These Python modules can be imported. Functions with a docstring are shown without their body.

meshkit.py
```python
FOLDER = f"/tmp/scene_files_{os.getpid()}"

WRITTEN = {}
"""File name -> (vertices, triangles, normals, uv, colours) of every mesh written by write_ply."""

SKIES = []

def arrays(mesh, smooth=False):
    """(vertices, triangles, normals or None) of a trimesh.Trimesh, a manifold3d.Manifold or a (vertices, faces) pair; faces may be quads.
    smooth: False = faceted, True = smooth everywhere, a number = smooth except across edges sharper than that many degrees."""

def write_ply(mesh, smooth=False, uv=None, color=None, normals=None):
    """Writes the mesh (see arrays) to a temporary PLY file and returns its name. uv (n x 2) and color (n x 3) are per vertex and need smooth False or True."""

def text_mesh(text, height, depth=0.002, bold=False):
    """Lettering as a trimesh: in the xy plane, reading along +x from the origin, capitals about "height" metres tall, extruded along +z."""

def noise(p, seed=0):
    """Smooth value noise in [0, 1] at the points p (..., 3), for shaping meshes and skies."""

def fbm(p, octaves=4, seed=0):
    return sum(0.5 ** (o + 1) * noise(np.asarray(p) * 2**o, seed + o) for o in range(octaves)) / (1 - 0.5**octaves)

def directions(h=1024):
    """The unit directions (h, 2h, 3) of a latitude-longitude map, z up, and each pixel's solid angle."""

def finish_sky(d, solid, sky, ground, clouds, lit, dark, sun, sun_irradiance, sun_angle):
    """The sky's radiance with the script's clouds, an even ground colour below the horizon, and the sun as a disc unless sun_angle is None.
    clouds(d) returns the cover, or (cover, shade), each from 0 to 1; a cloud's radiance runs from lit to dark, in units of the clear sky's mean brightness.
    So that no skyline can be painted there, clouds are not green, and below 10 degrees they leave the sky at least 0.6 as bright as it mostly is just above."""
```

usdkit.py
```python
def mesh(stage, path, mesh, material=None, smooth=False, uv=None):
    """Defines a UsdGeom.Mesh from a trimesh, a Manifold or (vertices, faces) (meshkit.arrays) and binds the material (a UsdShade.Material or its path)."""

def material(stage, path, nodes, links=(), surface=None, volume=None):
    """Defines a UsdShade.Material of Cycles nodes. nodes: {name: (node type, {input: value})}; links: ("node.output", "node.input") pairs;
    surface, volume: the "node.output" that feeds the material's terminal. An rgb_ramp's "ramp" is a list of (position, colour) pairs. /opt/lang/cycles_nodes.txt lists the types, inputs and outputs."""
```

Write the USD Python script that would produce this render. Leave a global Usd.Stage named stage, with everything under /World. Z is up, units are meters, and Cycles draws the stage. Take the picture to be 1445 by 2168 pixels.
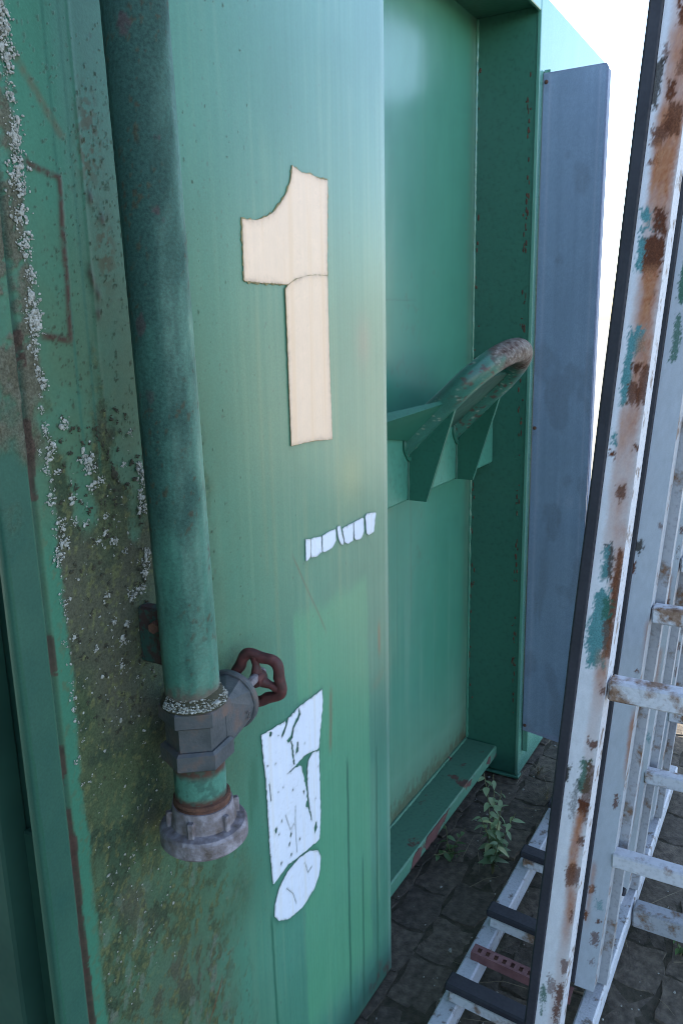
import math, random
import numpy as np
import trimesh, usdkit, meshkit
from shapely.geometry import Polygon, box as sbox
from pxr import Usd, UsdGeom, UsdLux, UsdShade, Sdf, Gf, Vt

stage = Usd.Stage.CreateInMemory()
UsdGeom.SetStageUpAxis(stage, UsdGeom.Tokens.z)
UsdGeom.SetStageMetersPerUnit(stage, 1.0)
UsdGeom.Xform.Define(stage, '/World')
UsdGeom.Scope.Define(stage, '/World/Looks')
random.seed(4)
rng = np.random.default_rng(4)

# ------------------------------------------------------------------ camera, sky, sun
EXPOSURE = 2.15
SKY = 0.12
SUN_DIR = np.array([0.30, 0.80, 0.60]); SUN_DIR /= np.linalg.norm(SUN_DIR)
SUN = 0.9
H = 1.6
CX_ = np.array([0.50282628, -0.2074923, 0.83911422])      # container axes as the camera sees them (right, down, forward)
CY_ = np.array([-0.86413344, -0.09713128, 0.49380048])
CZ_ = np.array([-0.02095556, -0.97340252, -0.2281412])
right, down, fwd = (np.array([CX_[k], CY_[k], CZ_[k]]) for k in range(3))
cam = UsdGeom.Camera.Define(stage, '/World/Camera')
cam.AddTransformOp().Set(Gf.Matrix4d(*right, 0, *(-down), 0, *(-fwd), 0, 0, 0, H, 1))
cam.CreateHorizontalApertureAttr(36.0)
cam.CreateVerticalApertureAttr(36.0 * 1024 / 682)
cam.CreateFocalLengthAttr(1714.687 / 1445 * 36)
cam.CreateClippingRangeAttr(Gf.Vec2f(0.02, 2000))
cam.CreateExposureAttr(EXPOSURE)

el = math.asin(SUN_DIR[2]); rot = math.atan2(SUN_DIR[0], SUN_DIR[1])
sky_mat = usdkit.material(stage, '/World/Looks/sky', {
    's': ('sky_texture', {'sky_type': 'single_scattering', 'sun_disc': False, 'sun_elevation': el, 'sun_rotation': rot, 'altitude': 100.0, 'air_density': 1.0, 'aerosol_density': 1.7, 'ozone_density': 1.0}),
    'b': ('background_shader', {'strength': SKY})}, [('s.color', 'b.color')], surface='b.background')
dome = UsdLux.DomeLight.Define(stage, '/World/sky')
UsdShade.MaterialBindingAPI.Apply(dome.GetPrim()).Bind(sky_mat)
sun = UsdLux.DistantLight.Define(stage, '/World/sun')
sun.CreateIntensityAttr(SUN); sun.CreateAngleAttr(0.53); sun.CreateColorAttr(Gf.Vec3f(1.0, 0.94, 0.84)); sun.CreateNormalizeAttr(True)
zv = Gf.Vec3d(*[float(t) for t in SUN_DIR])
sun.AddTransformOp().Set(Gf.Matrix4d().SetRotate(Gf.Rotation(Gf.Vec3d(0, 0, 1), zv)))

# ------------------------------------------------------------------ helpers
_names = {}
def numbered(parent, name):
    k = _names.get((parent, name), 0); _names[(parent, name)] = k + 1
    return name if k == 0 else f'{name}_{k:03d}'

def keys(prim, **kw):
    for k, v in kw.items():
        if v: prim.SetCustomDataByKey(k, v)

def path_of(parent):
    return '/World' if parent is None else str(parent.GetPath())

def thing(name, label=None, category=None, group=None, kind=None, loc=(0, 0, 0)):
    x = UsdGeom.Xform.Define(stage, '/World/' + numbered('/World', name))
    if any(loc): x.AddTranslateOp().Set(Gf.Vec3d(*loc))
    keys(x.GetPrim(), label=label, category=category, group=group, kind=kind)
    return x.GetPrim()

def obj(name, mesh, mat, parent=None, smooth=False, col=None, aux=None, **kw):
    pp = path_of(parent)
    m = usdkit.mesh(stage, pp + '/' + numbered(pp, name), mesh, mat, smooth)
    api = UsdGeom.PrimvarsAPI(m)
    for nm, arr in (('col', col), ('aux', aux)):
        if arr is not None:
            api.CreatePrimvar(nm, Sdf.ValueTypeNames.Color3fArray, 'vertex').Set(Vt.Vec3fArray.FromNumpy(np.asarray(arr, np.float32)))
    keys(m.GetPrim(), **kw)
    return m.GetPrim()

def cat(L): return trimesh.util.concatenate(L)

def bx(x0, x1, y0, y1, z0, z1):
    m = trimesh.creation.box([x1 - x0, y1 - y0, z1 - z0]); m.apply_translation([(x0 + x1) / 2, (y0 + y1) / 2, (z0 + z1) / 2]); return m

def rbox(x0, x1, y0, y1, z0, z1, r=0.003):
    """A box with its edges chamfered."""
    v = []
    for sx in (0, 1):
        for sy in (0, 1):
            for sz in (0, 1):
                c = np.array([(x0, x1)[sx], (y0, y1)[sy], (z0, z1)[sz]]); d = np.array([1 - 2 * sx, 1 - 2 * sy, 1 - 2 * sz])
                for k in range(3):
                    p = c + d * r; p[k] = c[k]; v.append(p)
    return trimesh.convex.convex_hull(np.array(v))

def prism(pts, axis, a0, a1):
    """Polygon extruded along an axis. pts are the two other coordinates, in x, y, z order."""
    p = Polygon(pts)
    m = trimesh.creation.extrude_polygon(p, a1 - a0, engine='earcut')
    v = np.array(m.vertices)
    if axis == 'x': w = np.stack([v[:, 2] + a0, v[:, 0], v[:, 1]], 1)
    elif axis == 'y': w = np.stack([v[:, 0], v[:, 2] + a0, v[:, 1]], 1)
    else: w = np.stack([v[:, 0], v[:, 1], v[:, 2] + a0], 1)
    m = trimesh.Trimesh(w, m.faces, process=False)
    if m.volume < 0: m.invert()
    return m

def tube(path, radii, n=14, caps=True):
    path = np.asarray(path, float); radii = np.broadcast_to(radii, len(path))
    t = np.gradient(path, axis=0); t /= np.linalg.norm(t, axis=1, keepdims=True)
    u = np.cross(t[0], [0, 0, 1.0]);
    if np.linalg.norm(u) < 1e-3: u = np.cross(t[0], [1.0, 0, 0])
    u /= np.linalg.norm(u); V = []
    for i in range(len(path)):
        u = u - t[i] * (u @ t[i]); u /= np.linalg.norm(u); w = np.cross(t[i], u)
        a = np.arange(n) * 2 * np.pi / n
        V.append(path[i] + radii[i] * (np.cos(a)[:, None] * u + np.sin(a)[:, None] * w))
    V = np.vstack(V); F = []
    for i in range(len(path) - 1):
        for k in range(n):
            a, b = i * n + k, i * n + (k + 1) % n
            F += [[a, b, b + n], [a, b + n, a + n]]
    if caps:
        V = np.vstack([V, path[0], path[-1]]); c0, c1 = len(V) - 2, len(V) - 1
        for k in range(n):
            F += [[c0, (k + 1) % n, k], [c1, len(path) * n - n + k, len(path) * n - n + (k + 1) % n]]
    m = trimesh.Trimesh(V, F, process=False)
    if m.volume < 0: m.invert()
    return m

def lathe(profile, n=48, axis=None, center=(0, 0, 0)):
    """profile: (radius, height) pairs; axis: unit vector of the height."""
    prof = np.asarray(profile, float); V = []; F = []
    a = np.arange(n) * 2 * np.pi / n
    for r, h in prof: V.append(np.stack([r * np.cos(a), r * np.sin(a), np.full(n, h)], 1))
    V = np.vstack(V)
    for i in range(len(prof) - 1):
        for k in range(n):
            p, q = i * n + k, i * n + (k + 1) % n
            F += [[p, q, q + n], [p, q + n, p + n]]
    m = trimesh.Trimesh(V, F, process=False)
    if axis is not None: m.apply_transform(trimesh.geometry.align_vectors([0, 0, 1], axis))
    m.apply_translation(center); return m

def grid_mesh(P):
    """P: (n, m, 3) points."""
    n, m = P.shape[:2]
    i = np.arange(n * m).reshape(n, m)
    a, b, c, d = i[:-1, :-1].ravel(), i[1:, :-1].ravel(), i[1:, 1:].ravel(), i[:-1, 1:].ravel()
    F = np.vstack([np.stack([a, b, c], 1), np.stack([a, c, d], 1)])
    return trimesh.Trimesh(P.reshape(-1, 3), F, process=False)

def fb(a, b, sa, sb, seed=0, oc=4):
    """Noise over two coordinates with their own scales, spread over 0..1."""
    a, b = np.asarray(a, float) * sa, np.asarray(b, float) * sb
    p = a[..., None] * np.array([0.70, 0.45, -0.555]) + b[..., None] * np.array([-0.24, 0.885, 0.40]) + np.array([17.3, 5.1, 0.5 + seed * 3.7])
    v = meshkit.fbm(p, oc, seed)
    return np.clip((v - 0.5) * 1.55 + 0.5, 0, 1)

def fb3(P, s, seed=0, oc=4):
    return np.clip((meshkit.fbm(np.asarray(P) * np.asarray(s) @ np.array([[0.70, 0.45, -0.555], [-0.24, 0.885, 0.40], [0.67, -0.12, 0.73]]) + seed * 3.1 + 11.0, oc, seed) - 0.5) * 1.55 + 0.5, 0, 1)

def ss(a, b, x):
    t = np.clip((x - a) / (b - a), 0, 1); return t * t * (3 - 2 * t)

def lerp(c, d, w):
    return c * (1 - w[..., None]) + np.asarray(d) * w[..., None]

# ------------------------------------------------------------------ materials
def painted(name, fine=260.0, amount=0.25, bump=0.0006, spec=0.5, metal=0.0, coat=0.0):
    """Colour, roughness and relief from the mesh's own painted wear (primvars col and aux) with fine grain added."""
    return usdkit.material(stage, '/World/Looks/' + name, {
        'c': ('attribute', {'attribute': 'col'}), 'a': ('attribute', {'attribute': 'aux'}), 's': ('separate_color', {}),
        'g': ('geometry', {}), 'n': ('noise_texture', {'scale': fine, 'detail': 4.0, 'roughness': 0.65}),
        'r0': ('math', {'math_type': 'subtract', 'value2': 0.5}), 'rg': ('math', {'math_type': 'multiply_add', 'value2': amount * 9, 'value3': amount}), 'r': ('math', {'math_type': 'multiply_add', 'value3': 1.0}),
        'm': ('mix_color', {'blend_type': 'multiply', 'fac': 1.0, 'use_clamp': False}), 'rgb': ('combine_color', {}),
        'bs': ('math', {'math_type': 'multiply'}), 'b': ('bump', {'distance': bump, 'strength': 1.0}),
        'sp': ('math', {'math_type': 'multiply_add', 'value2': spec - 0.15, 'value3': 0.15}), 'p': ('principled_bsdf', {'metallic': metal, 'coat_roughness': 0.24})},
        [('s.b', 'p.coat_weight'), ('s.b', 'sp.value1'), ('sp.value', 'p.specular_ior_level'), ('g.position', 'n.vector'), ('n.fac', 'r0.value1'), ('s.g', 'rg.value1'), ('r0.value', 'r.value1'), ('rg.value', 'r.value2'), ('r.value', 'rgb.r'), ('r.value', 'rgb.g'), ('r.value', 'rgb.b'), ('c.color', 'm.a'), ('rgb.color', 'm.b'),
         ('a.color', 's.color'), ('n.fac', 'bs.value1'), ('s.g', 'bs.value2'), ('bs.value', 'b.height'), ('b.normal', 'p.normal'), ('m.result', 'p.base_color'), ('s.r', 'p.roughness')], surface='p.BSDF')

def surface(name, stops, scale=6.0, rough=0.5, rough2=None, detail=6.0, bump=0.0, bscale=None, spec=0.5, metal=0.0, stretch=None, distortion=0.0, coat=0.0):
    nodes = {'g': ('geometry', {}), 'mp': ('mapping', {'scale': stretch or (1, 1, 1)}),
             'n': ('noise_texture', {'scale': scale, 'detail': detail, 'roughness': 0.6, 'distortion': distortion}),
             'r': ('rgb_ramp', {'ramp': stops}), 'n2': ('noise_texture', {'scale': bscale or scale * 8, 'detail': 4.0}),
             'rr': ('map_range', {'from_min': 0.3, 'from_max': 0.7, 'to_min': rough, 'to_max': rough2 if rough2 is not None else rough, 'clamp': True}),
             'p': ('principled_bsdf', {'specular_ior_level': spec, 'metallic': metal, 'coat_weight': coat, 'coat_roughness': 0.15})}
    links = [('g.position', 'mp.vector'), ('mp.vector', 'n.vector'), ('n.fac', 'r.fac'), ('r.color', 'p.base_color'), ('g.position', 'n2.vector'), ('n2.fac', 'rr.value'), ('rr.result', 'p.roughness')]
    if bump:
        nodes['b'] = ('bump', {'distance': bump, 'strength': 1.0}); links += [('n2.fac', 'b.height'), ('b.normal', 'p.normal')]
    return usdkit.material(stage, '/World/Looks/' + name, nodes, links, surface='p.BSDF')

def two_layer(name, base, under, scale, t0, t1, rough=0.5, rough_under=0.85, bump=0.001, fine=None, under2=None):
    """Paint of colour base broken by patches of what lies under it (rust, primer)."""
    under2 = under2 or under
    return usdkit.material(stage, '/World/Looks/' + name, {
        'g': ('geometry', {}), 'n': ('noise_texture', {'scale': scale, 'detail': 8.0, 'roughness': 0.62}), 'f': ('noise_texture', {'scale': fine or scale * 7, 'detail': 6.0}),
        'k': ('map_range', {'from_min': t0, 'from_max': t1, 'to_min': 0.0, 'to_max': 1.0, 'clamp': True}),
        'rb': ('rgb_ramp', {'ramp': [(0.25, tuple(np.array(base) * 0.68)), (0.45, tuple(np.array(base) * 0.92)), (0.75, base)]}), 'ru': ('rgb_ramp', {'ramp': [(0.35, under), (0.65, under2)]}),
        'm': ('mix_color', {}), 'mr': ('mix_float', {'a': rough, 'b': rough_under}), 'b': ('bump', {'distance': bump, 'strength': 0.7}), 'p': ('principled_bsdf', {})},
        [('g.position', 'n.vector'), ('g.position', 'f.vector'), ('n.fac', 'k.value'), ('k.result', 'm.fac'), ('f.fac', 'rb.fac'), ('f.fac', 'ru.fac'), ('rb.color', 'm.a'), ('ru.color', 'm.b'),
         ('k.result', 'mr.fac'), ('mr.result', 'p.roughness'), ('m.result', 'p.base_color'), ('f.fac', 'b.height'), ('b.normal', 'p.normal')], surface='p.BSDF')

GREEN = np.array([0.056, 0.178, 0.117]); GREEN_IN = np.array([0.048, 0.188, 0.118])
RUST = np.array([0.085, 0.032, 0.020]); ORANGE = np.array([0.30, 0.100, 0.045]); TEAL = np.array([0.075, 0.21, 0.22]); WHITE = np.array([0.66, 0.66, 0.71])
M = {}
M['panel'] = painted('weathered_green_panel', 320.0, 0.22, 0.0014, 0.9)
M['pipe'] = painted('weathered_green_pipe', 260.0, 0.25, 0.0010, 0.7)
M['rackpaint'] = painted('flaking_white_paint', 380.0, 0.12, 0.0009, 0.4)
M['green_in'] = surface('recess_green_paint', [(0.3, tuple(GREEN_IN * 0.9)), (0.7, tuple(GREEN_IN * 1.1))], 3.0, 0.24, 0.32, bump=0.00012, bscale=500.0, stretch=(1, 1, 0.4), coat=1.0, spec=0.8)
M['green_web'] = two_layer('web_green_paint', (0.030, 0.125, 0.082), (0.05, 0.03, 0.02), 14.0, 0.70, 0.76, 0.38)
M['green_face'] = surface('faded_green_face', [(0.3, (0.07, 0.21, 0.15)), (0.6, (0.10, 0.25, 0.18)), (0.8, (0.15, 0.24, 0.13))], 4.0, 0.20, 0.30, bump=0.0001, bscale=400.0, stretch=(3, 3, 0.5), coat=1.0, spec=0.9)
M['green_old'] = two_layer('chipped_green_paint', (0.075, 0.20, 0.135), (0.10, 0.055, 0.04), 12.0, 0.585, 0.63, 0.5, bump=0.0015, under2=(0.15, 0.07, 0.06))
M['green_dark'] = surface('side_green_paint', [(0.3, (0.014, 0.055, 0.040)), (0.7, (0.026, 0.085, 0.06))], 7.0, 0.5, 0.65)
M['hook'] = two_layer('hook_green_paint', (0.045, 0.17, 0.13), (0.06, 0.03, 0.025), 26.0, 0.62, 0.67, 0.38, 0.6, under2=(0.12, 0.06, 0.05))
M['gusset'] = two_layer('gusset_green_paint', (0.020, 0.115, 0.072), (0.045, 0.035, 0.025), 18.0, 0.66, 0.72, 0.45)
M['beam'] = two_layer('beam_green_paint', (0.06, 0.22, 0.15), (0.13, 0.10, 0.08), 13.0, 0.64, 0.72, 0.4)
M['hookworn'] = surface('worn_hook_steel', [(0.3, (0.05, 0.025, 0.022)), (0.5, (0.16, 0.10, 0.09)), (0.7, (0.30, 0.22, 0.20))], 45.0, 0.38, 0.6, bump=0.0006)
M['beam_dark'] = two_layer('clamp_paint', (0.018, 0.055, 0.042), (0.045, 0.022, 0.018), 60.0, 0.48, 0.56, 0.6)
M['redprimer'] = surface('red_primer', [(0.3, (0.09, 0.035, 0.032)), (0.7, (0.16, 0.065, 0.06))], 40.0, 0.75, bump=0.0008)
M['rubber'] = surface('black_rubber', [(0.3, (0.012, 0.012, 0.018)), (0.7, (0.028, 0.028, 0.038))], 9.0, 0.55, 0.75, bump=0.0004, bscale=160.0)
M['galv'] = surface('galvanised_sheet', [(0.35, (0.195, 0.232, 0.33)), (0.65, (0.245, 0.287, 0.395))], 120.0, 0.55, 0.7, detail=3.0, bump=0.0001, bscale=500.0, metal=0.15)
M['brass'] = surface('dull_valve_metal', [(0.3, (0.045, 0.052, 0.055)), (0.52, (0.085, 0.088, 0.092)), (0.72, (0.17, 0.10, 0.075))], 22.0, 0.42, 0.6, bump=0.0005, bscale=260.0, metal=0.35)
M['alu'] = surface('corroded_aluminium', [(0.3, (0.10, 0.075, 0.065)), (0.5, (0.20, 0.17, 0.18)), (0.7, (0.34, 0.31, 0.34))], 60.0, 0.6, 0.8, bump=0.0012, bscale=240.0, metal=0.2)
M['redwheel'] = surface('rusty_red_paint', [(0.3, (0.030, 0.012, 0.010)), (0.55, (0.085, 0.022, 0.020)), (0.75, (0.15, 0.055, 0.045))], 55.0, 0.5, 0.75, bump=0.0008, bscale=220.0)
M['rust'] = surface('brown_rust', [(0.3, (0.05, 0.02, 0.014)), (0.6, (0.12, 0.05, 0.03)), (0.8, (0.22, 0.10, 0.06))], 60.0, 0.85, bump=0.0012, bscale=260.0)
M['redrust'] = surface('red_perforated_steel', [(0.3, (0.13, 0.05, 0.05)), (0.7, (0.22, 0.10, 0.10))], 40.0, 0.7, bump=0.0005)
M['cream'] = surface('cream_sticker', [(0.3, (0.80, 0.58, 0.36)), (0.7, (0.88, 0.66, 0.43))], 9.0, 0.38, 0.45, stretch=(3, 1, 0.3))
M['creamedge'] = surface('dirty_sticker_edge', [(0.3, (0.16, 0.12, 0.05)), (0.7, (0.32, 0.26, 0.12))], 150.0, 0.8)
M['sticker'] = surface('white_sticker', [(0.25, (0.70, 0.72, 0.80)), (0.7, (0.80, 0.82, 0.90))], 30.0, 0.4, 0.5)
M['lichen'] = surface('pale_lichen', [(0.3, (0.14, 0.14, 0.11)), (0.55, (0.38, 0.37, 0.33)), (0.75, (0.58, 0.56, 0.52))], 260.0, 0.95, bump=0.001, bscale=700.0)
M['moss'] = surface('dark_moss', [(0.3, (0.02, 0.02, 0.012)), (0.7, (0.06, 0.055, 0.03))], 200.0, 0.95, bump=0.001)
M['whitepaint'] = two_layer('dirty_white_paint', tuple(WHITE * 0.86), (0.16, 0.085, 0.05), 16.0, 0.50, 0.60, 0.55, bump=0.0018, under2=(0.30, 0.20, 0.15))
M['railpaint'] = two_layer('chalky_white_rail', (0.52, 0.52, 0.56), (0.20, 0.16, 0.14), 30.0, 0.56, 0.64, 0.7, bump=0.0022)
M['greypaint'] = two_layer('grey_white_paint', (0.34, 0.35, 0.38), (0.17, 0.09, 0.05), 17.0, 0.54, 0.63, 0.6, bump=0.0012, under2=(0.2, 0.2, 0.2))
M['pavers'] = [surface('paving_stone_%d' % i, [(0.28, tuple(np.array(c) * 0.45)), (0.5, c), (0.78, tuple(np.array(c) * 1.9))], 42.0, 0.85, 0.95, detail=9.0, bump=0.004, bscale=170.0)
               for i, c in enumerate([(0.105, 0.086, 0.064), (0.118, 0.096, 0.072), (0.092, 0.076, 0.058)])]
M['soil'] = surface('joint_soil', [(0.3, (0.034, 0.032, 0.018)), (0.7, (0.10, 0.082, 0.058))], 50.0, 0.95, bump=0.004)
M['yard'] = surface('sunlit_yard', [(0.3, (0.26, 0.24, 0.19)), (0.7, (0.36, 0.33, 0.27))], 2.0, 0.95)
def leaf_mat(name, c):
    return usdkit.material(stage, '/World/Looks/' + name, {
        'o': ('object_info', {}), 'r': ('rgb_ramp', {'ramp': [(0.0, tuple(np.array(c) * 0.7)), (0.8, c), (1.0, (c[0] * 1.7, c[1] * 1.25, c[2]))]}),
        'p': ('principled_bsdf', {'roughness': 0.45}), 't': ('translucent_bsdf', {'color': tuple(np.array(c) * 1.3)}), 'x': ('mix_closure', {'fac': 0.3})},
        [('o.random', 'r.fac'), ('r.color', 'p.base_color'), ('p.BSDF', 'x.closure1'), ('t.BSDF', 'x.closure2')], surface='x.closure')
M['leaf'] = leaf_mat('weed_leaf', (0.27, 0.38, 0.22)); M['leaf2'] = leaf_mat('low_leaf', (0.13, 0.24, 0.09))
M['stem'] = surface('weed_stem', [(0.3, (0.09, 0.10, 0.04)), (0.7, (0.15, 0.14, 0.06))], 30.0, 0.7)
M['straw'] = surface('dry_straw', [(0.3, (0.20, 0.16, 0.10)), (0.7, (0.34, 0.29, 0.2))], 30.0, 0.8)

# ------------------------------------------------------------------ ground
YF = 0.789                                   # the container's front plane
def sheet(x0, x1, y0, y1, z, n=2):
    X, Y = np.meshgrid(np.linspace(x0, x1, n), np.linspace(y0, y1, n), indexing='ij')
    return grid_mesh(np.stack([X, Y, np.full_like(X, z)], -1))
obj('ground', sheet(-400, 400, -400, 400, -0.03, 60), M['yard'], kind='structure', label='wide pale yard ground running out around the container')
pav = thing('pavement', 'dark interlocking paving stones beside the green container', kind='structure')
obj('sand_bed', sheet(-1.5, 7.0, -2.6, 1.6, -0.0040, 60), M['soil'], pav)
def paver_mesh(cx, cy, L, W, seed, tilt=0.0):
    """An interlocking stone with wavy sides, edges rounded off, top a little uneven."""
    r = np.random.default_rng(seed); out = []
    n = 5
    def side(p, q, amp, sgn):
        ts = np.linspace(0, 1, n, endpoint=False); d = np.array(q) - np.array(p); nn = np.array([d[1], -d[0]]) / np.linalg.norm(d)
        return [np.array(p) + d * t + nn * amp * sgn * (1 - 2 * abs((t * 2) % 2 - 1)) * (0.6 if t in (0,) else 1) for t in ts]
    a, b = L / 2, W / 2
    amp = 0.009
    pts = side((-a, -b), (a, -b), amp, 1) + side((a, -b), (a, b), amp, -1) + side((a, b), (-a, b), amp, -1) + side((-a, b), (-a, -b), amp, 1)
    pts = np.array(pts) + r.normal(0, 0.0018, (len(pts), 2))
    k = len(pts); c = pts.mean(0)
    def ring(s, z): return np.column_stack([c + (pts - c) * s, np.full(k, z) + (r.normal(0, 0.0012, k))])
    V = np.vstack([ring(1.0, -0.013), ring(1.0, -0.006), ring(0.975, -0.0008), [[c[0], c[1], 0.001]]]); F = []
    for i in range(2):
        for j in range(k):
            p, q = i * k + j, i * k + (j + 1) % k
            F += [[p, q, q + k], [p, q + k, p + k]]
    F += [[2 * k + j, 2 * k + (j + 1) % k, 3 * k] for j in range(k)]; V[:, 2] += 0.0
    V[:, 2] += tilt * (V[:, 0] * r.normal() + V[:, 1] * r.normal()) + r.normal(0, 0.0015)
    V[:, 0] += cx; V[:, 1] += cy
    return trimesh.Trimesh(V, F, process=False)
PL, PW = 0.160, 0.115
near, rest = [], []
for j in range(-22, 11):
    for i in range(-3, 31):
        cx, cy = 0.9 + i * PL + (PL / 2 if j % 2 else 0), 0.02 + j * PW
        if cx > 5.6 or cx < 0.2: continue
        m = (cx, cy, PL - 0.006, PW - 0.006, i * 97 + j * 31 + 5000, 0.008)
        seen = 1.25 < cx < 4.6 and 0.0 + 0.08 * cx < cy < 1.06
        (near if seen else rest).append(m)
near.sort(key=lambda a: a[0] ** 2 + a[1] ** 2)
for k, a in enumerate(near[:295]):
    obj('paver', paver_mesh(*a), M['pavers'][(a[4] * 7) % 3], pav, smooth=40)
obj('paver_field', cat([paver_mesh(*a) for a in rest + near[295:]]), M['pavers'][1], pav, smooth=40, kind='stuff')

# ------------------------------------------------------------------ the container
con = thing('roll_off_container', 'weathered green steel roll-off container with a cream number 1 and a vertical pipe', 'container')
ZT = 2.505
X0, X1, X2, X3 = 0.578, 1.545, 2.535, 3.30

# outlines of the stickers, in the panel's own plane
ONE_UP = [(1.2018, 1.8541), (1.2296, 1.8466), (1.259, 1.8489), (1.2823, 1.8443), (1.3137, 1.846), (1.305, 1.6823), (1.2703, 1.6821), (1.2361, 1.6795), (1.2031, 1.6732), (1.1784, 1.6637), (1.0833, 1.6649), (1.0547, 1.6659), (1.0568, 1.7575), (1.0906, 1.7588), (1.1159, 1.7642), (1.1425, 1.7755), (1.1643, 1.792), (1.1837, 1.8117), (1.1973, 1.8327)]
ONE_LO = [(1.1674, 1.6567), (1.1772, 1.6637), (1.2031, 1.6739), (1.2362, 1.6802), (1.2703, 1.6828), (1.305, 1.6827), (1.304, 1.5717), (1.3079, 1.3846), (1.2405, 1.3905), (1.1686, 1.3911)]
T = [[(1.2058, 1.2132), (1.2234, 1.2085), (1.2215, 1.1754), (1.2048, 1.1698)],
     [(1.2241, 1.2084), (1.2343, 1.2095), (1.2613, 1.2046), (1.2613, 1.1743), (1.2432, 1.1705), (1.2235, 1.1728)],
     [(1.2643, 1.205), (1.275, 1.2074), (1.3139, 1.2078), (1.3144, 1.1825), (1.3005, 1.1734), (1.2732, 1.17), (1.2643, 1.1744)],
     [(1.3196, 1.2115), (1.3316, 1.2096), (1.3446, 1.1708), (1.3404, 1.1676), (1.3301, 1.1744), (1.3212, 1.1935)],
     [(1.3394, 1.2027), (1.3837, 1.2046), (1.3832, 1.1678), (1.361, 1.1646), (1.348, 1.1721)],
     [(1.3862, 1.2049), (1.4273, 1.2058), (1.4291, 1.1766), (1.417, 1.1626), (1.3951, 1.1644), (1.3867, 1.1713)],
     [(1.4345, 1.2055), (1.4409, 1.2112), (1.4822, 1.2051), (1.4718, 1.1643), (1.4486, 1.163), (1.4396, 1.1674)]]
EXC = [(1.0435, 0.8949), (1.1236, 0.8878), (1.1626, 0.8953), (1.1705, 0.8955), (1.2491, 0.896), (1.2471, 0.8556), (1.2361, 0.8095), (1.2301, 0.7775), (1.2293, 0.6269), (1.2214, 0.5764), (1.1438, 0.5856), (1.1082, 0.592), (1.0579, 0.5811), (1.0528, 0.6644), (1.0509, 0.7873), (1.0466, 0.8442)]
FL = [[(1.126, 0.8989), (1.1289, 0.8877), (1.1162, 0.8694), (1.1057, 0.8608), (1.1036, 0.8667), (1.1156, 0.8763), (1.1209, 0.8979)],
      [(1.1627, 0.8971), (1.1679, 0.8778), (1.157, 0.8686), (1.1449, 0.8625), (1.1399, 0.8437), (1.1243, 0.8396), (1.121, 0.8473), (1.1349, 0.8508), (1.1413, 0.8665), (1.1617, 0.8806)],
      [(1.2318, 0.7761), (1.1803, 0.7877), (1.1478, 0.7825), (1.1127, 0.7795), (1.1397, 0.7795), (1.1633, 0.7745), (1.17, 0.7514), (1.1786, 0.717), (1.1834, 0.6691), (1.1966, 0.6332), (1.188, 0.6765), (1.184, 0.724), (1.1873, 0.7669), (1.2047, 0.7802), (1.2332, 0.7704)],
      [(1.1327, 0.8401), (1.1372, 0.8379), (1.1434, 0.7872), (1.1387, 0.7873)], [(1.2099, 0.6253), (1.2143, 0.6096), (1.2051, 0.5996), (1.2023, 0.6117)]]
DOT = [(1.2245, 0.5346), (1.2141, 0.5556), (1.1848, 0.5748), (1.1436, 0.5826), (1.1034, 0.5776), (1.0753, 0.5617), (1.0608, 0.537), (1.0584, 0.5137), (1.0707, 0.4936), (1.1046, 0.4739), (1.1532, 0.4659), (1.1968, 0.478), (1.2184, 0.501)]

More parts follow.
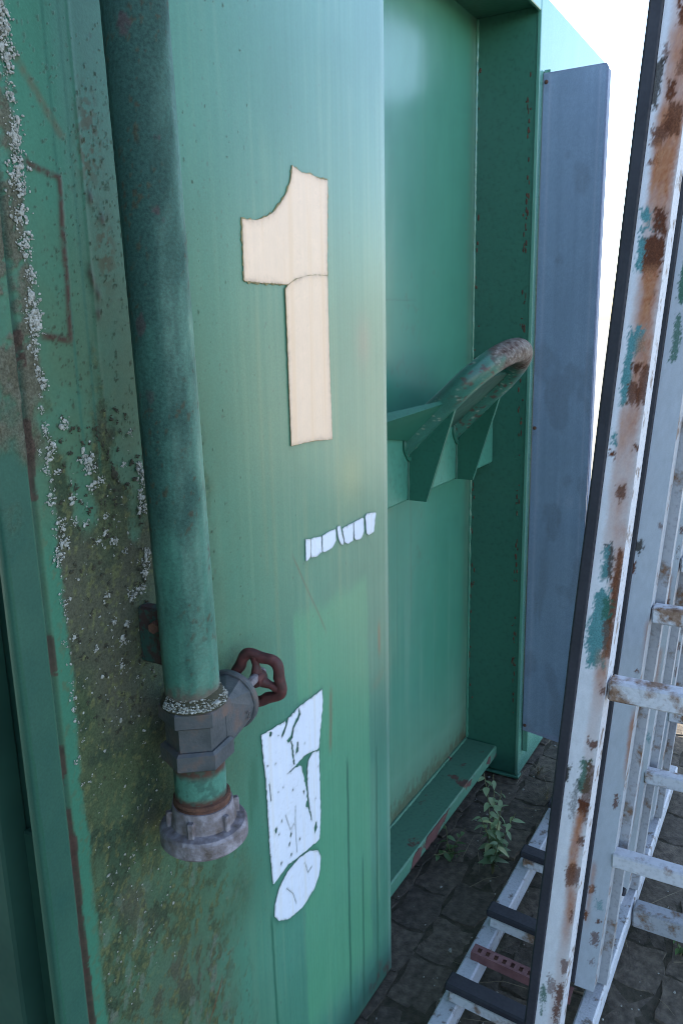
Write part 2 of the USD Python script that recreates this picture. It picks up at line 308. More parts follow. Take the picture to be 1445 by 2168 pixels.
# front panel: one sheet with its folded edges, groove and weld, painted with its wear
zz = np.concatenate([np.linspace(0.012, 0.20, 40, endpoint=False), np.arange(0.20, 2.12, 0.0021), np.linspace(2.12, ZT, 60)])
prof = [(X0 + 0.003, 0.808), (X0 + 0.001, 0.803), (X0, 0.799)]
for a in np.linspace(0, np.pi / 2, 5): prof.append((X0 + 0.005 - 0.005 * math.cos(a), YF + 0.005 - 0.005 * math.sin(a)))
for x in np.arange(X0 + 0.0065, X1 - 0.008, 0.0021): prof.append((x, YF))
for a in np.linspace(0, np.pi / 2, 6): prof.append((X1 - 0.007 + 0.007 * math.sin(a), YF + 0.007 - 0.007 * math.cos(a)))
prof += [(X1, y) for y in np.linspace(0.80, 0.985, 20)]
prof = np.array(prof)
PX, ZZ = np.meshgrid(prof[:, 0], zz, indexing='ij'); PY = np.repeat(prof[:, 1][:, None], len(zz), 1)
flat = (np.abs(PY - YF) < 1e-6)
XG = np.where(PX < 0.6, PX - (PY - YF), PX)
N = lambda sa, sb, seed, oc=4: fb(XG, ZZ, sa, sb, seed, oc)
n_big, n_mid, n_fin = N(5, 4, 1), N(28, 24, 2), N(150, 130, 3, 3)
n_str, n_str2 = N(70, 1.6, 4), N(260, 3.0, 5, 3)
# --- masks
edgex = 0.651 + 0.010 * (n_mid - 0.5) + 0.008 * (n_fin - 0.5)
top = 1.44 + 0.20 * (n_mid - 0.5) + 0.05 * (n_fin - 0.5) - 0.30 * np.abs(XG - 0.70) + 0.09 * np.sin(XG * 70)
moss = ss(-0.004, 0.004, XG - edgex) * (1 - ss(-0.05, 0.06, ZZ - top)) * (1 - ss(0.80, 1.02, XG + 0.16 * (n_big - 0.5)))
patch = ss(0.44, 0.54, 0.30 * n_mid + 0.30 * n_fin + 0.40 * N(55, 40, 23) + 0.25 * (n_str - 0.5))
low = 1 - ss(0.72, 0.98, ZZ + 0.25 * (n_big - 0.5))
moss_low = low * ss(-0.004, 0.004, XG - edgex - 0.004) * (1 - ss(0.86, 0.99, XG + 0.10 * (n_mid - 0.5) + 0.05 * (ZZ - 0.7))) * patch
moss = np.clip(moss * (1 - 0.55 * low * (1 - patch)), 0, 1)
moss = np.maximum(moss, moss_low)
speck, speck2 = np.zeros(XG.shape), np.zeros(XG.shape)
rs = np.random.default_rng(31)
def spots(arr, n, xf, zf, rmin, rmax, k=1.0):
    for _ in range(n):
        x, z = xf(), zf(); r_ = rmin + (rmax - rmin) * rs.random() ** 3; rx, rz = r_ * rs.uniform(.7, 1.2), r_ * rs.uniform(.8, 1.7)
        i0, i1 = np.searchsorted(xs_, [x - 2.5 * rx, x + 2.5 * rx]); j0, j1 = np.searchsorted(zz, [z - 2.5 * rz, z + 2.5 * rz])
        if i1 <= i0 or j1 <= j0: continue
        d = ((xs_[i0:i1, None] - x) / rx) ** 2 + ((zz[None, j0:j1] - z) / rz) ** 2 + 0.5 * (n_fin[i0:i1, j0:j1] - 0.5)
        arr[i0:i1, j0:j1] = np.maximum(arr[i0:i1, j0:j1], k * rs.uniform(.5, 1) * np.clip(1.7 - d, 0, 1))
xs_ = prof[:, 0].copy(); xs_ = np.maximum.accumulate(xs_)
cl = [(rs.uniform(0.65, 0.85), rs.uniform(1.30, 2.1)) for _ in range(26)]
def cpick(): c0 = cl[rs.integers(len(cl))]; return c0
for _ in range(800):
    c0 = cpick(); spots(speck, 1, lambda: c0[0] + rs.normal(0, .018), lambda: c0[1] + rs.normal(0, .045), .0009, .0022, .8)
spots(speck, 1100, lambda: 0.65 + abs(rs.normal(0, .17)), lambda: rs.uniform(0.9, 2.1), .0009, .0021, .8)
spots(speck2, 1300, lambda: 0.70 + abs(rs.normal(0, .30)), lambda: rs.uniform(0.3, 2.1), .0009, .0022, .7)
crust = (1 - ss(-0.006, 0.006, XG - 0.652 - 0.012 * (n_mid - 0.5))) * ss(1.40, 1.56, ZZ + 0.25 * (n_mid - 0.5)) * ss(0.28, 0.5, n_mid * 0.6 + n_fin * 0.4)
tint = (1 - ss(0.80, 1.15, XG + 0.12 * (n_big - 0.5))) * (1 - ss(1.5, 1.9, ZZ))
# --- colour
col = np.ones(XG.shape + (3,)) * GREEN
col *= (0.90 + 0.25 * (n_big - 0.5) + 0.08 * (n_str - 0.5))[..., None]
chalk = ss(0.45, 0.8, n_str) * ss(0.35, 0.7, n_big) * ss(0.8, 1.2, XG)
col = lerp(col, (0.165, 0.250, 0.150), 0.28 * chalk)
wash = ss(0.86, 1.0, XG) * ss(0.75, 0.0, np.abs(ZZ - 1.42)) if False else ss(0.9, 1.1, XG) * np.exp(-((ZZ - 1.46) / 0.26) ** 2)
col = lerp(col, (0.17, 0.235, 0.125), 0.36 * wash * (0.75 + 0.4 * n_str))
col = lerp(col, (0.30, 0.17, 0.12), 0.35 * np.exp(-((XG - 1.44) / 0.03) ** 2 - ((ZZ - 1.56) / 0.05) ** 2))
col = lerp(col, (0.27, 0.29, 0.13), 0.45 * np.exp(-((XG - 1.38) / 0.05) ** 2 - ((ZZ - 1.30) / 0.06) ** 2))
col = lerp(col, (0.080, 0.110, 0.055), 0.60 * tint * (0.4 + 0.9 * n_mid).clip(0, 1))
clean = ss(0.0, 0.01, XG - 1.155 - 0.006 * n_mid) * (1 - ss(0.0, 0.012, XG - 1.43 - 0.01 * n_mid)) * (1 - ss(1.06, 1.10, ZZ + 0.02 * n_mid)) * ss(0.1, 0.2, ZZ)
col = lerp(col, (0.075, 0.240, 0.130), 0.7 * clean)
mosscol = lerp(lerp(np.ones(col.shape) * (0.062, 0.074, 0.034), (0.032, 0.044, 0.025), ss(0.40, 0.72, n_mid)), (0.076, 0.066, 0.046), ss(0.45, 0.75, n_big))
mosscol = lerp(mosscol, (0.13, 0.125, 0.05), ss(0.6, 0.8, n_fin) * 0.7)
mosscol = lerp(mosscol, (0.15, 0.16, 0.13), 0.55 * ss(0.68, 0.76, N(60, 34, 21)) * low)
col = lerp(col, mosscol, moss * 0.86)
col = lerp(col, lerp(np.ones(col.shape) * (0.075, 0.060, 0.040), (0.13, 0.12, 0.09), n_fin), crust * 0.9)
col = lerp(col, (0.045, 0.035, 0.022), speck * 0.8)
col = lerp(col, (0.050, 0.055, 0.035), speck2 * 0.75)
# bare, clean green stripe left of the moss and the folded corner
stripe = ss(0.629, 0.632, XG) * (1 - ss(-0.003, 0.003, XG - edgex)) * (1 - ss(1.30, 1.45, ZZ))
col = lerp(col, (0.040, 0.165, 0.105), stripe * 0.75 * (1 - ss(0.66, 0.74, n_fin)))
corner = (1 - ss(0.619, 0.622, XG)) * (1 - ss(1.5, 1.65, ZZ + 0.2 * n_mid))
col = lerp(col, (0.026, 0.084, 0.062), corner * (0.70 + 0.3 * n_mid))
groove = np.exp(-((XG - 0.6255) / 0.0030) ** 2)
col = lerp(col, (0.018, 0.06, 0.045), 0.75 * groove)
for z0, z1, w in ((1.18, 1.232, 0.0055), (1.03, 1.08, 0.004), (0.90, 0.99, 0.003), (0.74, 0.95, 0.0055), (0.50, 0.74, 0.0060), (1.40, 1.50, 0.005), (1.56, 1.60, 0.006)):
    mk = np.exp(-((XG - 0.627 - 0.004 * (n_mid - 0.5)) / w) ** 4) * ss(z0 - 0.01, z0 + 0.01, ZZ + 0.04 * (n_fin - 0.5)) * (1 - ss(z1 - 0.01, z1 + 0.01, ZZ))
    col = lerp(col, lerp(np.ones(col.shape) * (0.038, 0.024, 0.019), (0.078, 0.045, 0.036), n_fin), 0.85 * ss(0.35, 0.6, mk + 0.5 * (n_fin - 0.5)))
# dark drips running down
def drip(pts, w, c, k):
    global col
    xs, zs = zip(*pts); o = np.argsort(zs); xc = np.interp(ZZ, np.array(zs)[o], np.array(xs)[o]) + 0.003 * (fb(ZZ * 0, ZZ, 1, 30, 33) - 0.5)
    mk = np.exp(-(np.abs(XG - xc) / w) ** 3) * ss(min(zs) - 0.02, min(zs) + 0.02, ZZ) * (1 - ss(max(zs) - 0.02, max(zs) + 0.02, ZZ))
    col = lerp(col, c, k * mk)
DG = (0.020, 0.085, 0.050)
drip([(1.0497, 0.52), (1.0576, 0.10)], 0.0042, DG, 0.95); drip([(1.3422, 0.69), (1.3348, 0.05)], 0.0044, DG, 0.95)
drip([(1.474, 0.66), (1.467, 0.03)], 0.0046, DG, 0.9); drip([(1.4026, 0.42), (1.396, 0.03)], 0.0036, DG, 0.85)
drip([(1.49, 0.95), (1.488, 0.30)], 0.006, (0.04, 0.14, 0.09), 0.5); drip([(0.5806, 1.34), (0.5838, 0.5)], 0.0016, DG, 0.8)
drip([(1.02, 0.86), (1.02, 0.77)], 0.010, (0.03, 0.09, 0.05), 0.6); drip([(1.006, 0.83), (1.006, 0.74)], 0.006, (0.03, 0.09, 0.05), 0.55)
drip([(1.2832, 0.88), (1.2757, 0.75)], 0.006, (0.13, 0.10, 0.055), 0.7); drip([(1.493, 0.95), (1.493, 0.88)], 0.006, (0.17, 0.10, 0.05), 0.7)
drip([(1.165, 1.19), (1.272, 1.01)], 0.0025, (0.09, 0.085, 0.05), 0.7); drip([(0.9015, 0.5044), (0.8587, 0.44)], 0.003, (0.12, 0.06, 0.03), 0.9)
drip([(1.497, 0.83), (1.47, 0.805)], 0.02, (0.15, 0.09, 0.05), 0.25)
for xx, k in ((0.706, 0.7), (0.729, 0.6)): drip([(xx, 2.2), (xx + 0.002, 1.30 + 0.2 * k)], 0.0022, (0.03, 0.11, 0.075), k)
for xx, z0 in ((1.085, 1.63), (1.11, 1.45), (1.21, 1.30), (1.33, 1.5)): drip([(xx, z0), (xx, z0 - 0.45)], 0.006, (0.15, 0.19, 0.10), 0.22)
# outline left by a plate that was taken off, and dirt scratched diagonally above it
def stroke(a, b, w, c, k, height=None):
    global col, relief
    a, b = np.array(a), np.array(b); d = b - a; L = np.linalg.norm(d); d /= L
    t = (XG - a[0]) * d[0] + (ZZ - a[1]) * d[1]; s = (XG - a[0]) * -d[1] + (ZZ - a[1]) * d[0]
    mk = ss(-0.004, 0.004, t) * (1 - ss(L - 0.004, L + 0.004, t)) * np.exp(-(np.abs(s + 0.004 * (n_mid - 0.5)) / w) ** 3) * (0.55 + 0.45 * ss(0.3, 0.5, n_fin))
    col = lerp(col, c, k * mk)
    if height: relief += height * mk
import shapely
for poly, wd, k in [(EXC, 0.0055, .85), (DOT, 0.0065, .85)] + [(t, 0.004, .6) for t in T] + [(ONE_UP, 0.006, .45), (ONE_LO, 0.004, .35)]:
    pg = Polygon(poly).buffer(0); bb = pg.bounds; i0, i1 = np.searchsorted(xs_, [bb[0] - .025, bb[2] + .025]); j0, j1 = np.searchsorted(zz, [bb[1] - .025, bb[3] + .025])
    dd = shapely.distance(shapely.points(XG[i0:i1, j0:j1], ZZ[i0:i1, j0:j1]), pg)
    col[i0:i1, j0:j1] = lerp(col[i0:i1, j0:j1], (0.030, 0.110, 0.070), k * np.exp(-(dd / (wd * (0.5 + n_mid[i0:i1, j0:j1]))) ** 2))
relief = np.zeros(XG.shape)
for a, b in (((0.640, 1.786), (0.708, 1.770)), ((0.707, 1.775), (0.704, 1.585)), ((0.705, 1.583), (0.660, 1.592))): stroke(a, b, 0.0042, (0.060, 0.030, 0.022), 0.95, 0.0007)
stroke((0.655, 1.90), (0.72, 1.815), 0.006, (0.10, 0.10, 0.06), 0.7)
for a in ((0.76, 1.845), (0.765, 1.815), (0.752, 1.80), (0.77, 1.70), (0.772, 1.69)):
    col = lerp(col, (0.055, 0.06, 0.025), 0.85 * np.exp(-((XG - a[0]) / 0.014) ** 2 - ((ZZ - a[1]) / 0.035) ** 2) * ss(0.45, 0.6, n_fin))
for a in ((0.741, 1.665), (0.745, 1.655), (0.752, 1.640), (0.750, 1.616), (0.77, 1.73), (0.753, 1.755)):
    mk = np.exp(-(((XG - a[0]) / 0.005) ** 2 + ((ZZ - a[1]) / 0.009) ** 2) * (1.6 - 1.2 * n_fin)); col = lerp(col, (0.035, 0.032, 0.02), 0.95 * mk); relief += 0.0012 * mk
# dark halo where old lettering held the dirt
chip = ss(0.60, 0.66, n_fin * 0.5 + n_mid * 0.5) * (1 - ss(0.03, 0.11, ZZ)) * ss(1.30, 1.50, XG)
edgewear = ss(X1 - 0.006, X1 - 0.001, XG) * ss(0.60, 0.75, fb(ZZ, XG, 20, 20, 41))
col = lerp(col, (0.10, 0.055, 0.04), np.clip(chip + 0.7 * edgewear, 0, 1))
col = lerp(col, (0.16, 0.26, 0.20), 0.4 * ss(X1 - 0.022, X1 - 0.018, XG) * flat)
inner = PY > YF + 0.02
col[inner & (XG > 1)] = GREEN_IN * 0.9
rough = 0.25 + 0.045 * n_str2 + 0.06 * n_big
rough = rough + (0.95 - rough) * np.clip(moss + crust + speck, 0, 1) + 0.14 * tint * (1 - moss)
height = 0.15 + 0.85 * np.clip(moss * 0.8 + crust + speck, 0, 1)
# --- relief
warp = 0.0011 * (fb(XG, ZZ, 4.0, 3.0, 51, 2) - 0.5)
relief += 0.0011 * np.clip(moss, 0, 1) * n_fin + 0.0022 * crust * n_fin + warp - 0.006 * groove + 0.0007 * np.exp(-((XG - 0.745) / 0.0022) ** 2) * ss(1.2, 1.4, ZZ)
PY = np.where(flat, PY - relief, PY)
obj('front_panel', grid_mesh(np.stack([PX, PY, ZZ], -1)), M['panel'], con, smooth=True, col=np.clip(col, 0.004, 1).reshape(-1, 3),
    aux=np.stack([np.clip(rough, 0.1, 1), height, np.clip(1 - moss - crust - speck - 0.7 * tint, 0, 1) * (0.05 + 0.17 * ss(0.64, 0.70, XG) + 0.78 * ss(0.80, 1.42, XG))], -1).reshape(-1, 3), label='weathered left front panel with moss and dark drips')
del n_big, n_mid, n_fin, n_str, n_str2

# recess between the two columns
YB = 0.985
Xb, Zb = np.meshgrid(np.linspace(X1 - 0.02, X2 + 0.003, 300), np.concatenate([np.linspace(0.05, 1.75, 480), np.linspace(1.755, 2.475, 110)]), indexing='ij')
b1, b2, b3 = fb(Xb, Zb, 3, 2.2, 111), fb(Xb, Zb, 45, 1.3, 112), fb(Xb, Zb, 60, 50, 113)
bc = np.ones(Xb.shape + (3,)) * GREEN_IN * (0.92 + 0.16 * (b1 - 0.5) + 0.10 * (b2 - 0.5) + 0.06 * (b3 - 0.5))[..., None]
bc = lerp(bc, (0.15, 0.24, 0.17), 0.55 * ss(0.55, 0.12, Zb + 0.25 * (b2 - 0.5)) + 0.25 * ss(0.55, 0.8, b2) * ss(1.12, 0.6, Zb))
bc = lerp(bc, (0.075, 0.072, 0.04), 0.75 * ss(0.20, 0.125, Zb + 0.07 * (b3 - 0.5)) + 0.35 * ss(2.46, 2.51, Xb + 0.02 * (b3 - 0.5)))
bc = lerp(bc, (0.028, 0.09, 0.06), 0.6 * np.exp(-((Zb - 1.655 + 0.004 * (b3 - 0.5)) / 0.0022) ** 2) * ss(1.80, 1.86, Xb) * ss(2.13, 2.05, Xb))
for xx, z0, z1, w, c_, k in ((1.98, 1.13, 0.60, .004, (0.03, 0.12, 0.07), .5), (2.07, 1.13, 0.75, .003, (0.09, 0.06, 0.035), .4), (2.25, 1.12, 0.4, .005, (0.035, 0.13, 0.08), .4), (1.88, 0.9, 0.3, .003, (0.03, 0.12, 0.07), .4), (2.36, 2.35, 1.6, .006, (0.035, 0.14, 0.09), .35), (2.15, 2.4, 1.9, .008, (0.09, 0.21, 0.14), .3)):
    bc = lerp(bc, c_, k * np.exp(-((Xb - xx - 0.006 * (fb(Zb * 0, Zb, 1, 9, 114) - 0.5)) / w) ** 2) * ss(z1 - 0.1, z1 + 0.1, Zb) * ss(z0 + 0.02, z0 - 0.02, Zb))
fl_ = ss(0.70, 0.76, b3) * ss(0.66, 0.78, b1); bc = lerp(bc, (0.08, 0.05, 0.035), 0.3 * fl_)
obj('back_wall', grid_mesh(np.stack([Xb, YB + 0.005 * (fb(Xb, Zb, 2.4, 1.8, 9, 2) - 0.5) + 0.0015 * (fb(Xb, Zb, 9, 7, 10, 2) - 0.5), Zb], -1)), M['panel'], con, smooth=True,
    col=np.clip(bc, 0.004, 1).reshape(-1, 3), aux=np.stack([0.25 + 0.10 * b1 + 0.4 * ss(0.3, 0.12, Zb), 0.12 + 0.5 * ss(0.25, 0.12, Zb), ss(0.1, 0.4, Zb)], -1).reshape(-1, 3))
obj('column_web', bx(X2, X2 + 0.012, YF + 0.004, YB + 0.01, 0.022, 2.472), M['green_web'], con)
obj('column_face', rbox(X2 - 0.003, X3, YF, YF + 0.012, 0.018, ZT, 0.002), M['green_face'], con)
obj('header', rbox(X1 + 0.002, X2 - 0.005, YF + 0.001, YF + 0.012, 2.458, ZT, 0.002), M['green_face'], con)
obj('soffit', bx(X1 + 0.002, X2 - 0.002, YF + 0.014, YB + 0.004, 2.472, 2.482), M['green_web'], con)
obj('base_plate', rbox(X2 - 0.006, X2 + 0.03, YF - 0.003, YB, 0.006, 0.016, 0.002), M['beam'], con)
# body behind the front
YE = 6.2
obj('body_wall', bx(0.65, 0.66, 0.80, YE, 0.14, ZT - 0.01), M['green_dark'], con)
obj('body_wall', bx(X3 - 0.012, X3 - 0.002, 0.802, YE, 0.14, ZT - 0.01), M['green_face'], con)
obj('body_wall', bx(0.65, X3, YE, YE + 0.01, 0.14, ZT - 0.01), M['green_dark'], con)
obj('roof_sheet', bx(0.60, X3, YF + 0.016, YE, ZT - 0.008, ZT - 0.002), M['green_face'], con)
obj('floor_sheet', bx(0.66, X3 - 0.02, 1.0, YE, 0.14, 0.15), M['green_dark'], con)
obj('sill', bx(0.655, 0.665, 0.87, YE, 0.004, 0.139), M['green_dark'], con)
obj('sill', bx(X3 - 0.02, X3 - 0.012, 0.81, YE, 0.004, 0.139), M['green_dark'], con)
obj('sill', bx(0.67, X3 - 0.025, YE - 0.02, YE - 0.01, 0.004, 0.139), M['green_dark'], con)
obj('skid_rail', rbox(0.95, 1.05, 1.05, YE, 0.001, 0.138), M['green_dark'], con)
obj('skid_rail', rbox(2.80, 2.90, 1.05, YE, 0.001, 0.138), M['green_dark'], con)
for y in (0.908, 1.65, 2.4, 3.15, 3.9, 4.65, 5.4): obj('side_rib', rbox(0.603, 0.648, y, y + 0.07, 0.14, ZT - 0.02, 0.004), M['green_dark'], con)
obj('side_ledge', rbox(0.636, 0.648, 0.863, 0.905, 0.30, 0.914, 0.003), M['green_dark'], con)
# ledge in the foot of the recess
led = rbox(X1 + 0.002, X2 - 0.004, 0.868, YB - 0.001, 0.074, 0.118, 0.004)
lg = obj('foot_ledge', led, M['green_old'], con, label='chipped foot ledge below the recess')
def rust_chip(pts, y):
    m = prism(jag2(pts), 'y', y, y + 0.0015); obj('rust_patch', m, M['redprimer'], lg)
def jag2(pts, a=0.002, step=0.008, seed=3):
    r = np.random.default_rng(seed); ring = Polygon(pts).exterior; n = int(ring.length / step); return [(ring.interpolate(k / n, normalized=True).x + r.normal(0, a), min(0.1165, ring.interpolate(k / n, normalized=True).y + r.normal(0, a))) for k in range(n)]
for pts in ([(1.92, 0.117), (2.10, 0.117), (2.07, 0.10), (1.99, 0.076), (1.92, 0.08)], [(1.84, 0.117), (1.89, 0.112), (1.885, 0.08), (1.82, 0.078)], [(2.24, 0.116), (2.29, 0.116), (2.27, 0.095)], [(2.42, 0.1), (2.47, 0.11), (2.46, 0.08)]): rust_chip(pts, 0.8668)
# welds: uneven beads
def bead(p, q, r, seed, name='weld_bead', mat='green_web'):
    rr = np.random.default_rng(seed); n = int(np.linalg.norm(np.array(q) - p) / 0.012)
    t = np.linspace(0, 1, n)[:, None]; path = np.array(p) * (1 - t) + np.array(q) * t
    obj(name, tube(path, r * (0.7 + 0.6 * rr.random(n)), 7), M[mat], con, smooth=True)
bead((X2 - 0.001, YB - 0.001, 0.12), (X2 - 0.001, YB - 0.001, 2.47), 0.0055, 1, mat='green_in')
bead((X1 + 0.02, YB - 0.001, 0.119), (X2 - 0.01, YB - 0.001, 0.119), 0.0055, 2, mat='green_old')
# stain line of rust flecks along the web's front edge: small raised scabs
sc = []
for k in range(150):
    z = rng.uniform(0.25, 2.35); y = rng.choice([0.818, 0.976], p=[0.65, 0.35]) + rng.normal(0, 0.004)
    s = trimesh.creation.icosphere(0, 1.0); s.apply_scale([0.0012, rng.uniform(0.0015, 0.004), rng.uniform(0.002, 0.011)]); s.apply_translation([X2 - 0.0003, y, z]); sc.append(s)
obj('rust_scab', cat(sc), M['rust'], con, smooth=True, kind='stuff')

# cross beam and lifting bar
XN, XFAR, XM = 1.895, 2.222, 2.058
YBM = 0.907
obj('cross_beam', rbox(X1 + 0.002, X2 - 0.002, YBM, YB - 0.004, 1.137, 1.352, 0.006), M['beam'], con)
inc = np.array([0, -1, 1.0]) / math.sqrt(2)
R = (XFAR - XN) / 2
base = np.array([0, 0.925, 1.288])
straight = np.array([0, 0.778, 1.424])
path = [base * [0, 1, 1] + [XN, 0, 0], straight * 0.5 + base * 0.5 + [XN, 0, 0]]
for a in np.linspace(0, np.pi, 22):
    path.append(straight + inc * (math.sin(a) * R * 0.84) + [XM - R * math.cos(a), 0, 0])
path += [straight * 0.5 + base * 0.5 + [XFAR, 0, 0], base + [XFAR, 0, 0]]
path = np.array(path)
seg = np.concatenate([[0], np.cumsum(np.linalg.norm(np.diff(path, axis=0), axis=1))])
from scipy.interpolate import CubicSpline
tt = np.linspace(0, seg[-1], 220); fine = np.stack([np.interp(tt, seg, path[:, k]) for k in range(3)], 1)
for _ in range(6): fine[1:-1] = 0.25 * fine[:-2] + 0.5 * fine[1:-1] + 0.25 * fine[2:]
q_ = tt / seg[-1]; rad = 0.0315 + 0.0045 * np.maximum(ss(0.22, 0.0, q_), ss(0.78, 1.0, q_))
hm = tube(fine, rad, 40, caps=False); HV = np.array(hm.vertices); Q = np.repeat(q_, 40)
h1, h2, h3 = fb3(HV, (38, 38, 38), 121), fb3(HV, (170, 170, 170), 122, 3), fb3(HV, (90, 90, 90), 123)
hcol = np.ones((len(HV), 3)) * (0.036, 0.130, 0.092) * (0.85 + 0.3 * h1)[:, None]
worn = ss(0.355, 0.385, Q + 0.05 * (h1 - 0.5)) * ss(0.70, 0.62, Q + 0.10 * (h1 - 0.5))
hcol = lerp(hcol, lerp(lerp(np.ones(hcol.shape) * (0.16, 0.105, 0.09), (0.30, 0.235, 0.215), ss(0.5, 0.75, h2)), (0.07, 0.03, 0.022), ss(0.55, 0.75, h3)), worn * (0.72 + 0.28 * h3))
hcol = lerp(hcol, (0.075, 0.028, 0.022), 0.85 * ss(0.66, 0.70, h3) * (1 - worn) * ss(0.15, 0.3, Q))
hcol = lerp(hcol, (0.33, 0.33, 0.26), 0.8 * ss(0.74, 0.80, h2) * ss(0.45, 0.65, h1) * (1 - worn))
bar = obj('lifting_bar', hm, M['pipe'], con, smooth=True, col=hcol, aux=np.stack([0.33 + 0.22 * worn, 0.3 + 0.5 * worn, 0.5 * (1 - worn)], -1), label='bent round lifting bar with a worn rusty bend')
wp = np.array([[x, p[1], p[2]] for p in (base + 0.10 * (straight - base), straight + inc * 0.045) for x in (XN + 0.02, XFAR - 0.02)]); wn = np.array([0, 1, 1]) / math.sqrt(2) * 0.005
obj('web_plate', trimesh.convex.convex_hull(np.vstack([wp + wn, wp - wn])), M['green_dark'], bar)
for xg in (XN, XFAR):
    for sx in (-0.007, 0.007): bead((xg + sx, YBM - 0.001, 1.14), (xg + sx, YBM - 0.001, 1.27), 0.0042, int(xg * 100) + (sx > 0))
    obj('gusset', prism([(YBM + 0.004, 1.139), (YBM - 0.052, 1.139), (0.765, 1.425), (0.785, 1.428), (YBM + 0.004, 1.315)], 'x', xg - 0.006, xg + 0.006), M['gusset'], bar)
    obj('collar_weld', tube([[xg + 0.033 * math.cos(t), YBM - 0.003, 1.294 + 0.046 * math.sin(t)] for t in np.linspace(0, 2 * np.pi, 26)], [0.0055 + 0.002 * math.sin(5 * k) for k in range(26)], 7), M['gusset'], bar, smooth=True)
# flat brace plates spreading each leg onto the beam
for xg, s in ((XN, -1), (XFAR, 1)):
    a = np.array([xg, 0.790, 1.405]); b = np.array([xg + s * 0.33, 0.935, 1.372]); c_ = np.array([xg + s * 0.33, 0.915, 1.353]); d = np.array([xg + s * 0.01, 0.895, 1.30])
    nrm = np.cross(b - a, d - a); nrm /= np.linalg.norm(nrm); th = 0.004 * nrm
    obj('brace_plate', trimesh.convex.convex_hull(np.vstack([[p + th, p - th] for p in (a, b, c_, d)])), M['gusset'], bar)

# guard plate standing out from the right column
pl = thing  # (kept as part of the container below)
Yg, Zg = np.meshgrid(np.linspace(0.606, 0.785, 70), np.linspace(0.19, 2.296, 420), indexing='ij')
g1, g2, g3 = fb(Yg, Zg, 60, 1.5, 91), fb(Yg, Zg, 12, 7, 92), fb(Yg, Zg, 300, 260, 93, 2)
gc = np.ones(Yg.shape + (3,)) * (0.20, 0.262, 0.350) * (0.82 + 0.20 * g1 + 0.16 * g2 + 0.16 * g3)[..., None]
gc = lerp(gc, (0.32, 0.36, 0.46), 0.5 * np.exp(-((Yg - 0.766) / 0.004) ** 2) + 0.45 * np.exp(-((Yg - 0.622) / 0.003) ** 2) + 0.3 * ss(0.6, 0.75, g1) * np.exp(-((Zg - 1.02) / 0.02) ** 2))
gc = lerp(gc, (0.12, 0.13, 0.15), 0.45 * ss(0.62, 0.8, fb(Yg, Zg, 30, 3, 94)) * ss(1.3, 0.3, Zg) + 0.3 * ss(0.60, 0.74, g2))
M['sheetpaint'] = painted('worn_galvanised_sheet', 420.0, 0.20, 0.0003, 0.5, metal=0.1)
gp = obj('guard_plate', prism([(0.786, 0.185), (0.606, 0.162), (0.600, 2.288), (0.607, 2.300), (0.786, 2.300)], 'x', 2.561, 2.565), M['galv'], con, label='grey galvanised guard plate standing out from the column')
obj('sheet_face', grid_mesh(np.stack([2.5602 + 0.0008 * (g2 - 0.5), Yg, Zg], -1)[:, ::-1]), M['sheetpaint'], gp, smooth=True, col=gc[:, ::-1].reshape(-1, 3), aux=np.stack([0.5 + 0.15 * g2, 0.4 + 0 * g2, 0.3 + 0 * g2], -1)[:, ::-1].reshape(-1, 3))
obj('fold', rbox(2.5655, 2.592, 0.6, 0.6035, 0.17, 2.286, 0.001), M['galv'], gp)
obj('angle_bar', rbox(2.566, 2.585, 0.768, 0.7875, 0.10, 2.31, 0.002), M['green_face'], gp)
for z in (0.205, 1.255, 2.275): obj('rivet', lathe([(0.0001, 0.004), (0.004, 0.003), (0.006, 0.0), (0.006, -0.001)], 12, [-1, 0, 0], [2.5592, 0.778, z]), M['rust'], gp, smooth=40)

# ------------------------------------------------------------------ the drain pipe with its valve (parts of the container)
AX = lambda z: np.array([0.777 - 0.0225 * (z - 1.10), 0.699, z])
RP = 0.0372
zs = np.concatenate([np.arange(1.10, 2.10, 0.0025), np.linspace(2.10, 2.30, 20)])
th = np.linspace(0, 2 * np.pi, 121)
TH, ZP = np.meshgrid(th, zs, indexing='ij')
Cx, Cy = 0.777 - 0.0225 * (ZP - 1.10), 0.699
u = TH * RP
PQ = np.stack([np.cos(TH) * RP, np.sin(TH) * RP, ZP], -1)
na, nb, nc = fb3(PQ, (30, 30, 12), 61), fb3(PQ, (170, 170, 120), 62, 3), fb3(PQ, (60, 60, 5), 63, 3)
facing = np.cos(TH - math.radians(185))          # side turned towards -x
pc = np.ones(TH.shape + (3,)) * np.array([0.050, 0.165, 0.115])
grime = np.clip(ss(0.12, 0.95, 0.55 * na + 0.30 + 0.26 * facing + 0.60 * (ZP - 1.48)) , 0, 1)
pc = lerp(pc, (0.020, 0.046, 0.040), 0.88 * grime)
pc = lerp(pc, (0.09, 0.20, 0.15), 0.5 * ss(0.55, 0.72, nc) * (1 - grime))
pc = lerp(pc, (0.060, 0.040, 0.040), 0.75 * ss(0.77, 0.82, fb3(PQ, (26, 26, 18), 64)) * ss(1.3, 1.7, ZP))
pc = lerp(pc, (0.045, 0.042, 0.025), 0.8 * ss(0.68, 0.76, nb) * ss(0.4, 0.6, na))
pc = lerp(pc, (0.10, 0.055, 0.045), 0.8 * ss(1.140, 1.112, ZP + 0.02 * (nb - 0.5)))
PP = np.stack([Cx + (RP + 0.0006 * nb) * np.cos(TH), Cy + (RP + 0.0006 * nb) * np.sin(TH), ZP], -1)
